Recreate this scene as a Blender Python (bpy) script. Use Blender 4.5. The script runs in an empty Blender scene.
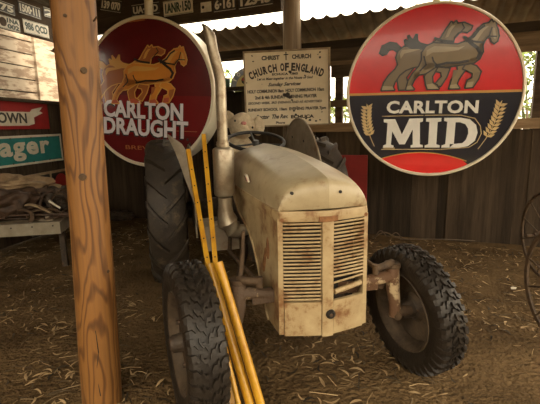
import bpy, bmesh, math, random
from mathutils import Vector, Matrix, noise
random.seed(7)
PI = math.pi
C = bpy.context.scene.collection
SC = bpy.context.scene

# ------------------------------------------------------------------ camera
FPX, PITCH, EYE, ROLL = 410.0, 0.177, 1.334, -0.02
cam = bpy.data.objects.new('camera', bpy.data.cameras.new('camera'))
C.objects.link(cam); SC.camera = cam
cam.data.sensor_width = 36; cam.data.lens = FPX/540*36; cam.data.clip_start = .05; cam.data.clip_end = 400
cam.matrix_world = Matrix.Translation((0, 0, EYE)) @ Matrix.Rotation(PI/2-PITCH, 4, 'X') @ Matrix.Rotation(ROLL, 4, 'Z')
def ray(px, py):
    A, B = px-270, py-202
    a = A*math.cos(ROLL)+B*math.sin(ROLL); b = -A*math.sin(ROLL)+B*math.cos(ROLL)
    r, u = a/FPX, -b/FPX
    return Vector((r, math.cos(PITCH)+u*math.sin(PITCH), -math.sin(PITCH)+u*math.cos(PITCH)))
O = Vector((0, 0, EYE))
def at_depth(px, py, Y): d = ray(px, py); return O+d*(Y/d.y)
def at_z(px, py, z=0): d = ray(px, py); return O+d*((z-EYE)/d.z)
def on_plane(px, py, p, n):
    d = ray(px, py); n = Vector(n); return O+d*((Vector(p)-O).dot(n)/d.dot(n))

# ------------------------------------------------------------------ materials
def mat(name, c1, c2=None, scale=6, rough=.7, bump=.25, metal=0, stretch=(1,1,1), rust=None, rust_amt=.5, rust_scale=4,
        fine=60, tone=False, coat=0, bumpdist=.01, lo=.35, hi=.65, spec=.5):
    m = bpy.data.materials.new(name); m.use_nodes = True
    nt = m.node_tree; N = nt.nodes; L = nt.links
    b = N['Principled BSDF']; b.inputs['Roughness'].default_value = rough; b.inputs['Metallic'].default_value = metal
    b.inputs['Coat Weight'].default_value = coat; b.inputs['Coat Roughness'].default_value = .05
    b.inputs['Specular IOR Level'].default_value = spec
    tc = N.new('ShaderNodeTexCoord'); mp = N.new('ShaderNodeMapping'); mp.inputs['Scale'].default_value = stretch
    L.new(tc.outputs['Object'], mp.inputs['Vector'])
    if c2 is None: c2 = tuple(x*.7 for x in c1)
    n1 = N.new('ShaderNodeTexNoise'); n1.inputs['Scale'].default_value = scale; n1.inputs['Detail'].default_value = 8
    n1.inputs['Roughness'].default_value = .65
    L.new(mp.outputs[0], n1.inputs['Vector'])
    r = N.new('ShaderNodeValToRGB'); r.color_ramp.elements[0].position = lo; r.color_ramp.elements[1].position = hi
    r.color_ramp.elements[0].color = (*c1, 1); r.color_ramp.elements[1].color = (*c2, 1)
    L.new(n1.outputs['Fac'], r.inputs['Fac']); col = r.outputs['Color']
    n2 = N.new('ShaderNodeTexNoise'); n2.inputs['Scale'].default_value = fine; n2.inputs['Detail'].default_value = 4
    L.new(mp.outputs[0], n2.inputs['Vector'])
    if rust:
        n3 = N.new('ShaderNodeTexNoise'); n3.inputs['Scale'].default_value = rust_scale; n3.inputs['Detail'].default_value = 10
        n3.inputs['Roughness'].default_value = .7; L.new(tc.outputs['Object'], n3.inputs['Vector'])
        r3 = N.new('ShaderNodeValToRGB'); r3.color_ramp.elements[0].position = rust_amt; r3.color_ramp.elements[1].position = rust_amt+.12
        r3.color_ramp.elements[0].color = (0,0,0,1); r3.color_ramp.elements[1].color = (1,1,1,1)
        L.new(n3.outputs['Fac'], r3.inputs['Fac'])
        mx = N.new('ShaderNodeMix'); mx.data_type = 'RGBA'; L.new(r3.outputs['Color'], mx.inputs[0])
        L.new(col, mx.inputs[6]); mx.inputs[7].default_value = (*rust, 1); col = mx.outputs[2]
    if tone:
        va = N.new('ShaderNodeAttribute'); va.attribute_name = 'tone'
        mt = N.new('ShaderNodeMix'); mt.data_type = 'RGBA'; mt.blend_type = 'MULTIPLY'; mt.inputs[0].default_value = 1
        L.new(col, mt.inputs[6]); L.new(va.outputs['Color'], mt.inputs[7]); col = mt.outputs[2]
    L.new(col, b.inputs['Base Color'])
    if bump:
        ad = N.new('ShaderNodeMath'); ad.operation = 'ADD'; L.new(n1.outputs['Fac'], ad.inputs[0]); L.new(n2.outputs['Fac'], ad.inputs[1])
        bp = N.new('ShaderNodeBump'); bp.inputs['Strength'].default_value = bump; bp.inputs['Distance'].default_value = bumpdist
        L.new(ad.outputs[0], bp.inputs['Height']); L.new(bp.outputs['Normal'], b.inputs['Normal'])
    return m
def grain_mat(name, ca, cb, cc, freq=40, rough=.55, stretch=(5,5,.9)):
    """timber with contour-like cathedral grain"""
    m = bpy.data.materials.new(name); m.use_nodes = True; nt = m.node_tree; N = nt.nodes; L = nt.links
    b = N['Principled BSDF']; b.inputs['Roughness'].default_value = rough
    tc = N.new('ShaderNodeTexCoord'); mp = N.new('ShaderNodeMapping'); mp.inputs['Scale'].default_value = stretch
    L.new(tc.outputs['Object'], mp.inputs['Vector'])
    n = N.new('ShaderNodeTexNoise'); n.inputs['Scale'].default_value = 1.1; n.inputs['Detail'].default_value = 2.5; n.inputs['Roughness'].default_value = .45
    L.new(mp.outputs[0], n.inputs['Vector'])
    mu = N.new('ShaderNodeMath'); mu.operation = 'MULTIPLY'; mu.inputs[1].default_value = freq; L.new(n.outputs['Fac'], mu.inputs[0])
    sn = N.new('ShaderNodeMath'); sn.operation = 'SINE'; L.new(mu.outputs[0], sn.inputs[0])
    ma = N.new('ShaderNodeMath'); ma.operation = 'MULTIPLY_ADD'; ma.inputs[1].default_value = .5; ma.inputs[2].default_value = .5; L.new(sn.outputs[0], ma.inputs[0])
    mp2 = N.new('ShaderNodeMapping'); mp2.inputs['Scale'].default_value = (90,90,2.5); L.new(tc.outputs['Object'], mp2.inputs['Vector'])
    n2 = N.new('ShaderNodeTexNoise'); n2.inputs['Scale'].default_value = 1; n2.inputs['Detail'].default_value = 5; L.new(mp2.outputs[0], n2.inputs['Vector'])
    r = N.new('ShaderNodeValToRGB'); r.color_ramp.elements[0].color = (*cb,1); r.color_ramp.elements[1].color = (*ca,1)
    r.color_ramp.elements[0].position = .0; r.color_ramp.elements[1].position = .45
    L.new(ma.outputs[0], r.inputs['Fac'])
    mx = N.new('ShaderNodeMix'); mx.data_type = 'RGBA'; L.new(r.outputs['Color'], mx.inputs[6]); mx.inputs[7].default_value = (*cc,1)
    r2 = N.new('ShaderNodeValToRGB'); r2.color_ramp.elements[0].position = .45; r2.color_ramp.elements[1].position = .75
    r2.color_ramp.elements[1].color = (.75,.75,.75,1)
    L.new(n2.outputs['Fac'], r2.inputs['Fac']); L.new(r2.outputs['Color'], mx.inputs[0]); L.new(mx.outputs[2], b.inputs['Base Color'])
    bp = N.new('ShaderNodeBump'); bp.inputs['Strength'].default_value = .35; bp.inputs['Distance'].default_value = .003
    ad = N.new('ShaderNodeMath'); ad.operation = 'ADD'; L.new(n2.outputs['Fac'], ad.inputs[0]); L.new(ma.outputs[0], ad.inputs[1])
    L.new(ad.outputs[0], bp.inputs['Height']); L.new(bp.outputs['Normal'], b.inputs['Normal'])
    return m

M = {}
M['dirt'] = mat('dirt', (.068,.040,.016), (.21,.132,.060), 2.2, .95, 1.0, fine=38, bumpdist=.045, lo=.3, hi=.72, spec=.15)
M['leaf'] = mat('leaf', (.50,.35,.18), (.27,.17,.08), 9, .7, .1, tone=True, spec=.3)
M['plank'] = mat('plank', (.085,.058,.036), (.036,.025,.016), 9, .85, .6, stretch=(1.6,1.6,.12), fine=50, tone=True, bumpdist=.008, spec=.2)
M['rail'] = mat('rail', (.34,.235,.14), (.19,.125,.07), 5, .8, .5, stretch=(.3,.3,3), tone=True, spec=.2)
M['beam'] = mat('beam', (.085,.058,.036), (.04,.027,.017), 6, .85, .5, stretch=(.4,.4,3), tone=True, spec=.2)
M['post'] = grain_mat('post_timber', (.26,.115,.028), (.11,.043,.011), (.18,.085,.028), freq=95)
M['pole'] = grain_mat('pole_timber', (.27,.20,.13), (.15,.105,.065), (.33,.26,.19), freq=22, rough=.8, stretch=(8,8,.5))
M['tin'] = mat('tin', (.17,.135,.10), (.085,.06,.042), 3, .6, .15, metal=.3, rust=(.10,.05,.025), rust_amt=.55)
M['roof'] = mat('roof', (.09,.07,.05), (.05,.035,.025), 2, .7, .1)
M['peel'] = mat('peeling_paint', (.50,.41,.31), (.27,.19,.13), 3.2, .8, .5, stretch=(1,1,4), lo=.47, hi=.56, tone=True)
M['grey'] = mat('aged_cream_grey_paint', (.47,.385,.24), (.33,.26,.15), 4, .38, .12, rust=(.20,.10,.04), rust_amt=.57, rust_scale=6, fine=90, bumpdist=.004)
M['cowl'] = mat('rusting_cream_paint', (.47,.36,.20), (.32,.215,.10), 7, .5, .2, rust=(.19,.085,.03), rust_amt=.52, rust_scale=7, fine=90, bumpdist=.004)
M['fender'] = mat('fender_grey', (.33,.27,.195), (.22,.17,.115), 8, .6, .2, rust=(.20,.11,.05), rust_amt=.58)
M['silver'] = mat('silver_paint', (.44,.38,.28), (.26,.205,.14), 9, .36, .15, metal=.6, rust=(.15,.08,.04), rust_amt=.56, rust_scale=7)
M['oily'] = mat('oily_iron', (.085,.060,.040), (.03,.022,.016), 12, .6, .5, metal=.3, rust=(.16,.08,.035), rust_amt=.55, rust_scale=14)
M['rusty'] = mat('rusty_iron', (.12,.073,.036), (.05,.03,.017), 16, .75, .5, metal=.2)
M['grimy'] = mat('grimy_axle_paint', (.085,.052,.030), (.34,.25,.14), 14, .7, .5, lo=.60, hi=.67)
M['flaky'] = mat('flaking_grey_paint', (.13,.065,.03), (.48,.36,.21), 16, .7, .5, lo=.52, hi=.60)
M['rubber'] = mat('rubber', (.026,.019,.013), (.014,.010,.007), 14, .5, .3, rust=(.12,.085,.05), rust_amt=.6, rust_scale=9, spec=.4)
M['rubber2'] = mat('old_rubber', (.050,.037,.025), (.026,.019,.013), 10, .6, .3, rust=(.13,.095,.055), rust_amt=.55, rust_scale=6)
M['rim'] = mat('rim', (.12,.082,.048), (.045,.03,.018), 9, .7, .4, metal=.2)
M['dark'] = mat('blackened', (.02,.016,.012), (.012,.01,.008), 8, .7, .1)
M['black'] = mat('black_plastic', (.012,.010,.008), (.02,.016,.013), 8, .5, .05)
M['rust'] = mat('rust_patch', (.30,.14,.05), (.16,.07,.03), 30, .85, .4)
M['yellow'] = mat('yellow_enamel', (.62,.33,.022), (.44,.20,.014), 9, .3, .08, rust=(.14,.09,.05), rust_amt=.62, rust_scale=20)
M['cream'] = mat('cream_plastic', (.88,.80,.63), (.80,.70,.52), 3, .35, .02)
M['creamcase'] = mat('cream_case', (.86,.78,.60), (.74,.65,.48), 2, .4, .03)
def gloss(name, c, c2=None, r=.2, coat=.22): return mat(name, c, c2 or tuple(x*.85 for x in c), 2, r, 0, coat=coat)
M['red'] = gloss('red_acrylic', (.80,.014,.018)); M['navy'] = gloss('navy_acrylic', (.006,.008,.024)); M['maroon'] = gloss('maroon_acrylic', (.15,.012,.013), (.11,.008,.010))
M['crimson'] = gloss('crimson_acrylic', (.21,.010,.012))
M['white'] = gloss('white_lettering', (.92,.90,.84), r=.3); M['lilac'] = gloss('pale_lettering', (.88,.84,.88), r=.3)
M['gold'] = gloss('gold_print', (.66,.34,.06), r=.3); M['wheat'] = gloss('wheat_print', (.72,.52,.24), r=.3)
M['olive'] = gloss('horse_tan', (.27,.19,.085), (.20,.14,.06), .3); M['olive2'] = gloss('horse_tan_far', (.22,.155,.08), r=.3)
M['olivehi'] = gloss('horse_pale', (.43,.34,.20), r=.3)
M['ink'] = gloss('print_dark', (.018,.010,.008), r=.3); M['amber'] = gloss('horse_amber', (.75,.30,.04), (.62,.22,.03), .3)
M['amber2'] = gloss('horse_amber_far', (.42,.13,.03), r=.3); M['amberhi'] = gloss('horse_amber_light', (.78,.42,.10), r=.3); M['pinkish'] = gloss('horse_feather_red', (.60,.12,.06), r=.3)
M['boardcream'] = mat('board_cream', (.86,.74,.54), (.74,.62,.42), 4, .6, .1, rust=(.22,.14,.08), rust_amt=.655, rust_scale=24)
M['plainink'] = mat('sign_ink', (.03,.024,.02), (.07,.055,.045), 30, .7, 0)
M['frame'] = mat('old_frame', (.42,.32,.20), (.20,.14,.08), 9, .7, .3)
M['platew'] = mat('plate_white', (.85,.80,.68), (.62,.55,.43), 8, .5, .1); M['plateb'] = mat('plate_black', (.03,.025,.022), (.05,.04,.03), 8, .45, .1)
M['platet'] = mat('plate_letters_white', (.9,.85,.72), None, 8, .5, 0); M['plateg'] = mat('plate_letters_green', (.03,.06,.035), None, 8, .5, 0)
M['signred'] = mat('sign_red', (.34,.022,.020), (.24,.018,.016), 4, .4, .05); M['teal'] = mat('sign_teal', (.035,.235,.215), (.03,.18,.17), 4, .4, .05)
M['signwhite'] = mat('sign_white', (.66,.60,.48), (.54,.46,.34), 6, .5, .05)
M['plush'] = mat('plush', (.82,.68,.48), (.62,.49,.32), 30, .95, 1.0, fine=120, bumpdist=.02, spec=.1); M['plushpink'] = mat('plush_pink', (.62,.24,.22), (.5,.25,.2), 30, .95, .6)
M['benchtop'] = mat('bench_top', (.34,.26,.165), (.17,.12,.075), 8, .7, .4); M['alu'] = mat('galvanised', (.36,.32,.24), (.26,.22,.155), 10, .5, .1, metal=.3)
M['leather'] = mat('leather', (.09,.048,.025), (.03,.017,.010), 12, .6, .6); M['canvas'] = mat('canvas', (.36,.25,.14), (.20,.13,.07), 9, .85, .8, fine=150)
M['strap'] = mat('strap', (.42,.31,.18), (.24,.16,.09), 12, .8, .4)
M['green'] = mat('foliage', (.16,.22,.045), (.30,.36,.09), 4, .6, .1, tone=True); M['grass'] = mat('outside_ground', (.45,.38,.24), (.32,.28,.15), 1, .95, .3)
M['bark'] = mat('bark', (.18,.13,.09), None, 8, .9, .5); M['pot'] = mat('green_tin', (.05,.13,.075), (.035,.09,.05), 8, .5, .05)
M['bluegrey'] = mat('blue_grey_enamel', (.30,.33,.42), None, 8, .5, 0); M['yellowpaint'] = mat('pale_yellow_enamel', (.72,.58,.25), None, 8, .5, 0)
M['chrome'] = mat('cut_steel', (.6,.55,.45), None, 8, .3, .05, metal=.8)

# ------------------------------------------------------------------ mesh builder
class MB:
    def __init__(s): s.bm = bmesh.new(); s.t = s.bm.loops.layers.color.new('tone'); s.mi = 0; s.tv = 1.0; s.smooth = True
    def face(s, vs):
        try: f = s.bm.faces.new(vs)
        except ValueError: return None
        f.material_index = s.mi; f.smooth = s.smooth
        for l in f.loops: l[s.t] = (s.tv, s.tv, s.tv, 1)
        return f
    def v(s, p): return s.bm.verts.new(p)
    def box(s, c, size, m=None, bev=0):
        hx, hy, hz = (x/2 for x in size); c = Vector(c); m = m or Matrix()
        P = [s.v(m @ (c+Vector((x*hx, y*hy, z*hz)))) for x in (-1,1) for y in (-1,1) for z in (-1,1)]
        for q in ((0,1,3,2),(4,6,7,5),(0,4,5,1),(2,3,7,6),(0,2,6,4),(1,5,7,3)): s.face([P[i] for i in q])
        return s
    def ring(s, c, ax, r, seg, ref=None, ry=None):
        ax = Vector(ax).normalized(); ref = Vector(ref) if ref else (Vector((0,0,1)) if abs(ax.z) < .9 else Vector((0,1,0)))
        a = ax.cross(ref).normalized(); b = ax.cross(a).normalized(); ry = r if ry is None else ry
        return [s.v(Vector(c)+a*r*math.cos(2*PI*k/seg)+b*ry*math.sin(2*PI*k/seg)) for k in range(seg)]
    def skin(s, A, B):
        n = len(A)
        for k in range(n): s.face([A[k], A[(k+1) % n], B[(k+1) % n], B[k]])
    def tube(s, pts, r, seg=12, caps=True, ref=None):
        pts = [Vector(p) for p in pts]; n = len(pts); R = r if isinstance(r, (list, tuple)) else [r]*n; prev = None; first = None
        for i, p in enumerate(pts):
            ax = (pts[min(i+1, n-1)]-pts[max(i-1, 0)])
            g = s.ring(p, ax, R[i], seg, ref)
            if prev: s.skin(prev, g)
            else: first = g
            prev = g
        if caps: s.face(first[::-1]); s.face(prev)
        return s
    def lathe(s, prof, m=None, seg=48, close=False):
        """prof: (axial, radius) ; axis = local X"""
        m = m or Matrix(); rings = []
        for a, r in prof:
            rings.append([s.v(m @ Vector((a, r*math.cos(2*PI*k/seg), r*math.sin(2*PI*k/seg)))) for k in range(seg)])
        for i in range(len(rings)-1): s.skin(rings[i], rings[i+1])
        if close: s.skin(rings[-1], rings[0])
        return s
    def poly(s, pts, t, m=None, z0=0):
        """closed 2D outline extruded from z0 to z0+t in the frame m"""
        m = m or Matrix(); A = [s.v(m @ Vector((x, y, z0))) for x, y in pts]; B = [s.v(m @ Vector((x, y, z0+t))) for x, y in pts]
        area = sum(pts[i][0]*pts[(i+1) % len(pts)][1]-pts[(i+1) % len(pts)][0]*pts[i][1] for i in range(len(pts)))
        fs = [s.face(A[::-1]), s.face(B)]; s.skin(A, B)
        fs = [f for f in fs if f]
        for f in fs: f.normal_update()
        bmesh.ops.triangulate(s.bm, faces=fs, ngon_method='EAR_CLIP')
        return s
    def stroke(s, pts, w, z, m=None, closed=False, t=.0015):
        m = m or Matrix(); P = [Vector((x, y)) for x, y in pts]; n = len(P)
        for i in range(n if closed else n-1):
            a, b = P[i], P[(i+1) % n]; d = b-a
            if d.length < 1e-6: continue
            d.normalize(); q = Vector((-d.y, d.x))*w/2; a = a-d*w*.35; b = b+d*w*.35
            c = [a+q, a-q, b-q, b+q]
            A = [s.v(m @ Vector((p.x, p.y, z))) for p in c]; B = [s.v(m @ Vector((p.x, p.y, z+t))) for p in c]
            s.face(B); s.skin(A, B)
        return s
    def build(s, name, mats, parent=None, ang=38, loc=None):
        bmesh.ops.recalc_face_normals(s.bm, faces=s.bm.faces[:])
        me = bpy.data.meshes.new(name); s.bm.to_mesh(me); s.bm.free()
        for k in (mats if isinstance(mats, (list, tuple)) else [mats]): me.materials.append(M[k])
        me.set_sharp_from_angle(angle=math.radians(ang))
        o = bpy.data.objects.new(name, me); C.objects.link(o)
        if parent is not None: o.parent = parent
        if loc is not None: o.location = loc
        return o
def tag(o, label=None, cat=None, group=None, kind=None):
    if label: o['label'] = label
    if cat: o['category'] = cat
    if group: o['group'] = group
    if kind: o['kind'] = kind
    return o
def thing(name, label, cat, mtx=None, loc=(0,0,0), group=None):
    o = bpy.data.objects.new(name, None); o.empty_display_size = .1; C.objects.link(o)
    if mtx is not None: o.matrix_world = mtx
    else: o.location = loc
    return tag(o, label, cat, group)
def struct(o): o['kind'] = 'structure'; return o
def frame(o, x, up=(0,0,1), roll=0):
    x = Vector(x).normalized(); up = Vector(up); z = x.cross(up).normalized(); y = z.cross(x).normalized()
    m = Matrix((x, y, z)).transposed().to_4x4(); return Matrix.Translation(Vector(o)) @ m @ Matrix.Rotation(roll, 4, 'Z')
def text_into(mb, body, cx, cy, w, h, z=.002, ext=.001, bold=0, shear=0, rot=0, space=1, mtx=None):
    cu = bpy.data.curves.new('t', 'FONT'); cu.body = body; cu.size = 1; cu.offset = bold; cu.shear = shear; cu.space_character = space
    cu.resolution_u = 3; cu.fill_mode = 'FRONT'
    to = bpy.data.objects.new('t', cu); C.objects.link(to); dg = bpy.context.evaluated_depsgraph_get(); dg.update()
    me = bpy.data.meshes.new_from_object(to.evaluated_get(dg)); C.objects.unlink(to); bpy.data.objects.remove(to); bpy.data.curves.remove(cu)
    xs = [v.co.x for v in me.vertices]; ys = [v.co.y for v in me.vertices]
    if not xs: return
    x0, x1, y0, y1 = min(xs), max(xs), min(ys), max(ys); sx = w/(x1-x0) if w else h/(y1-y0); sy = h/(y1-y0) if h else sx
    base = Matrix.Translation((cx, cy, z)) @ Matrix.Rotation(rot, 4, 'Z'); base = (mtx or Matrix()) @ base
    V = [mb.v(base @ Vector(((v.co.x-(x0+x1)/2)*sx, (v.co.y-(y0+y1)/2)*sy, 0))) for v in me.vertices]
    fs = []
    for p in me.polygons:
        f = mb.face([V[i] for i in p.vertices])
        if f: fs.append(f)
    if ext:
        r = bmesh.ops.extrude_face_region(mb.bm, geom=fs)
        n = (base.to_3x3() @ Vector((0,0,1))).normalized()*ext
        for e in r['geom']:
            if isinstance(e, bmesh.types.BMVert): e.co += n
    bpy.data.meshes.remove(me)
def lumpy(c, size, amp=.15, fr=2.5, sub=3, seed=0, mb=None, m=None):
    mb = mb or MB(); t = bmesh.new(); bmesh.ops.create_icosphere(t, subdivisions=sub, radius=1)
    V = {}
    for v in t.verts:
        n = noise.noise(v.co*fr+Vector((seed*3.1, seed, 0))); p = v.co*(1+amp*n)
        p = Vector((p.x*size[0]/2, p.y*size[1]/2, p.z*size[2]/2))
        if m: p = m @ p
        V[v.index] = mb.v(Vector(c)+p)
    for f in t.faces: mb.face([V[v.index] for v in f.verts])
    t.free(); return mb

# ================================================================== SETTING
# floor
mb = MB()
def gh(x, y):
    return .010*noise.noise(Vector((x*1.7, y*1.7, 0)))+.005*noise.noise(Vector((x*7, y*7, 3)))-.006
gx = [-9+.0+18*i/150 for i in range(151)]; gy = [-7+20*j/170 for j in range(171)]
G = [[mb.v((x, y, gh(x, y))) for x in gx] for y in gy]
for j in range(170):
    for i in range(150): mb.face([G[j][i], G[j][i+1], G[j+1][i+1], G[j+1][i]])
struct(mb.build('floor', 'dirt', ang=180))
mb = MB(); mb.box((0,0,-.35), (160,160,.5)); struct(mb.build('trim_1', 'grass'))

BX = Vector((1, -.395, 0)).normalized(); BN = Vector((-.395, -1, 0)).normalized()     # back wall direction, normal to viewer
BP = Vector((0, 5.53, 0))
def wallpt(s, z, off=0): return BP+BX*s+BN*off+Vector((0,0,z))
def on_back(px, py, off=0): return on_plane(px, py, BP+BN*off, BN)
def s_of(px, py=129): return (on_back(px, py)-BP).dot(BX)
BM = frame(BP, BX)      # local: x along, y up, z toward viewer
mb = MB(); s = -3.05
rnd = random.Random(3)
while s < 5.2:
    w = rnd.uniform(.10, .19)
    top = 2.62 if s < -1.0 else (1.84 if s < .42 else 1.30)
    top += rnd.uniform(-.01, .01); mb.tv = rnd.uniform(.55, 1.35)
    tilt = rnd.uniform(-.008, .008)
    m = BM @ Matrix.Rotation(tilt, 4, 'Z')
    mb.box((s+w/2, top/2-.05, (.012 if int(s*100) % 2 else -.012)+rnd.uniform(-.003, .003)), (w+.022, top+.10, .022), m)
    s += w
mb.smooth = False
struct(mb.build('wall_back', 'plank'))
# rails, shelf, lintels along the back wall: (s0,s1,z0,z1,off,thick,mat)
tn = [2]
def trim(s0, s1, z0, z1, off, th, k, tv=1):
    mb = MB(); mb.tv = tv; mb.box(((s0+s1)/2, (z0+z1)/2, off), (s1-s0, z1-z0, th), BM)
    o = struct(mb.build('trim_%d' % tn[0], k)); tn[0] += 1; return o
trim(.42, 5.2, 1.28, 1.39, .035, .05, 'rail', 1.1)          # mid rail
trim(-3.0, 5.2, .45, .54, -.05, .05, 'beam')                # low rail behind the planks
trim(-1.1, .45, 1.84, 1.88, .06, .22, 'beam', .8)           # shelf
trim(.45, 5.2, 2.07, 2.12, .0, .06, 'rail', .8)            # opening head
trim(.45, 1.3, 2.12, 2.26, .02, .05, 'beam', 1.6)
trim(-3.0, .45, 2.23, 2.27, .02, .05, 'beam', 1.6)
trim(1.3, 5.2, 2.12, 2.31, .02, .04, 'rail', .75)           # brown boards at right
trim(-3.0, 5.2, 2.26, 2.355, .03, .06, 'beam', .7)           # wall plate
trim(.85, 1.5, 1.58, 1.66, .03, .05, 'rail', .6)
trim(.85, 1.6, 1.93, 2.07, .03, .05, 'beam', 1.0)
for sc in (.50, .93, 1.85, 3.05, 4.4, -1.05):
    mb = MB(); mb.tv = rnd.uniform(.8, 1.4); mb.box((sc, 1.15, -.06), (.09, 2.36, .08), BM); struct(mb.build('trim_%d' % tn[0], 'beam')); tn[0] += 1
# lean-to roof sheet of corrugated iron: high edge near us, falling away outside
mb = MB(); prev = None; P0, P1 = -3.2, 5.4; n = int((P1-P0)/.0127)
for i in range(n+1):
    s = P0+(P1-P0)*i/n; ph = (s/.152) % 1.0
    wv = .022*max(0, math.cos(2*PI*ph))**1.5+.004*math.cos(2*PI*ph)
    a = mb.v(BM @ Vector((s, 2.50+wv, .55))); b = mb.v(BM @ Vector((s, 2.35+wv, -.22)))
    if prev: mb.face([prev[0], a, b, prev[1]])
    prev = (a, b)
struct(mb.build('trim_%d' % tn[0], 'tin', ang=60)); tn[0] += 1

# left wall
LX = Vector((.225, 1, 0)).normalized(); LP = Vector((-3.16, 4.8, 0)); LM = frame(LP, LX); LN = (LM.to_3x3() @ Vector((0,0,1)))
def on_left(px, py, off=0): return on_plane(px, py, LP+LN*off, LN)
def lu(p): q = LM.inverted() @ p; return q.x, q.y
mb = MB(); mb.smooth = False; s = -6.5
while s < 1.95:
    w = rnd.uniform(.10, .18); mb.tv = rnd.uniform(.9, 1.7)
    if -1.2 < s+w/2 < 1.16: mb.box((s+w/2, .86, rnd.uniform(-.01, .01)), (w+.01, 1.72, .022), LM)
    else: mb.box((s+w/2, 1.5, rnd.uniform(-.01, .01)), (w+.01, 3.0, .022), LM)
    s += w
for (z0, z1) in ((2.56, 3.0),):
    mb.box((0, (z0+z1)/2, 0), (2.4, z1-z0, .022), LM)
struct(mb.build('wall_left', 'plank'))
mb = MB(); mb.tv = 1.6; mb.box((-.02, 2.755, .045), (2.5, .43, .05), LM); mb.box((-.02, 1.735, .03), (2.4, .04, .08), LM)
struct(mb.build('trim_%d' % tn[0], 'beam')); tn[0] += 1
# sunlit weatherboard facade outside
mb = MB(); mb.smooth = False
FM = LM @ Matrix.Translation((0, 0, -1.1))
z = .2
fs0 = (FM.inverted() @ on_left(33.5, 65, -1.1)).x; fs1 = (FM.inverted() @ on_left(56, 65, -1.1)).x
while z < 4:
    mb.tv = rnd.uniform(.9, 1.08); mb.box((fs0-2.1, z+.10, 0), (4.2, .178, .03), FM @ Matrix.Translation((0, z, 0)) @ Matrix.Rotation(.06, 4, 'X') @ Matrix.Translation((0, -z, 0))); z += .198
mb.tv = 1.0; mb.box(((fs0+fs1)/2, 2.1, .03), (fs1-fs0, 3.9, .06), FM)
mb.tv = .35; mb.box((fs0-2.0, 2.1, -.05), (4.2, 3.9, .03), FM)
struct(mb.build('wall_outside', 'peel'))

# right side (out of frame): two posts, wall left out so sky light enters
for yy_ in (-.2, 2.4):
    mb = MB(); mb.smooth = False; mb.box((5.3, yy_, 1.55), (.14, .14, 3.3)); struct(mb.build('trim_%d' % tn[0], 'beam')); tn[0] += 1
# main roof
mb = MB(); prev = None
for i in range(400):
    x = -5.2+10.8*i/399; wv = .012*math.sin(x*2*PI/.0762)
    a = mb.v((x, -1.3, 3.28+wv)); b = mb.v((x, 5.02-.395*x, 3.03+wv))
    if prev: mb.face([prev[0], a, b, prev[1]])
    prev = (a, b)
struct(mb.build('ceiling', 'roof', ang=60))
mb = MB(); mb.smooth = False
for i in range(60): mb.tv = rnd.uniform(.7, 1.3); mb.box((-18+i*.6+.3, -12, 2.2), (.58, .2, 4.6))
struct(mb.build('wall_opposite', 'plank'))
# plate beam
QP = Vector((-1.37, 5.08, 0)); QM = frame(QP, BX)
def on_beam(px, py, off=.04): return on_plane(px, py, QP+BN*off, BN)
mb = MB(); mb.tv = 1.0; mb.box((.37, 2.775, 0), (2.56, .51, .07), QM)
mb.box((0, .0, .0), (.08, .20, .14), Matrix.Translation((.19, 4.57, 2.75)))
struct(mb.build('trim_%d' % tn[0], 'beam')); tn[0] += 1

# ================================================================== POSTS
mb = MB(); b = at_z(102.5, 401); pts = []; R = []
tpx = at_depth(73.5, 0, b.y); lean = (tpx.x-b.x)/tpx.z
for i in range(34):
    z = -.12+3.2*i/33; pts.append((b.x+lean*z+.003*math.sin(z*2.1), b.y, z)); R.append(.0905+.004*math.sin(z*3+1)-.001*z)
po = thing('timber_post', 'thick round orange-brown timber post standing in the foreground at the left', 'post', loc=(b.x, b.y, 0))
mb.tube([(p[0]-b.x, p[1]-b.y, p[2]) for p in pts], R, 40); mb.build('post_shaft', 'post', po)
def ppt(px, py, r=.092):   # point on the post's surface
    d = ray(px, py); t = (b.y-r*.9)/d.y; p = O+d*t; q = Vector((p.x-b.x, p.y-b.y, p.z)); return q
for (px, py, r) in ((83, 70, .011), (83, 177, .013), (66, 16, .006), (104, 275, .007)):
    q = ppt(px, py); ang = math.asin(max(-.95, min(.95, (q.x-lean*q.z)/.092))); c = Vector((lean*q.z+.0925*math.sin(ang), -.0925*math.cos(ang), q.z))
    n = Vector((math.sin(ang), -math.cos(ang), 0)); k = MB(); k.tube([c-n*.012, c+n*.001, c+n*.0035], [r*1.3, r*1.2, r*.7], 14); k.build('knot', 'rusty', po)
mb = MB()       # long drying split low on the post
for (pa, pb) in (((96, 330), (99, 352)), ((99, 352), (97, 372)), ((97, 372), (101, 395))):
    a, c = ppt(*pa), ppt(*pb); mb.tube([a+Vector((0,-.006,0)), c+Vector((0,-.006,0))], [.0016, .0026], 6)
mb.build('drying_split', 'dark', po)
q = ppt(95, 20); mb = MB(); mb.tube([(q.x-.01, -.07, q.z), (q.x+.02, -.115, q.z+.002)], .004, 8); mb.build('nail', 'rusty', po)

pc = at_depth(291.5, 30, 4.75)
mb = MB(); mb.tube([(0, 0, -.1), (.0, 0, 1.2), (.006, 0, 2.3), (.0, 0, 3.15)], [.115, .11, .10, .095], 28)
o = mb.build('timber_pole', 'pole', None, loc=(pc.x, pc.y, 0)); tag(o, 'weathered grey round timber pole rising behind the church notice board', 'post')

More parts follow.
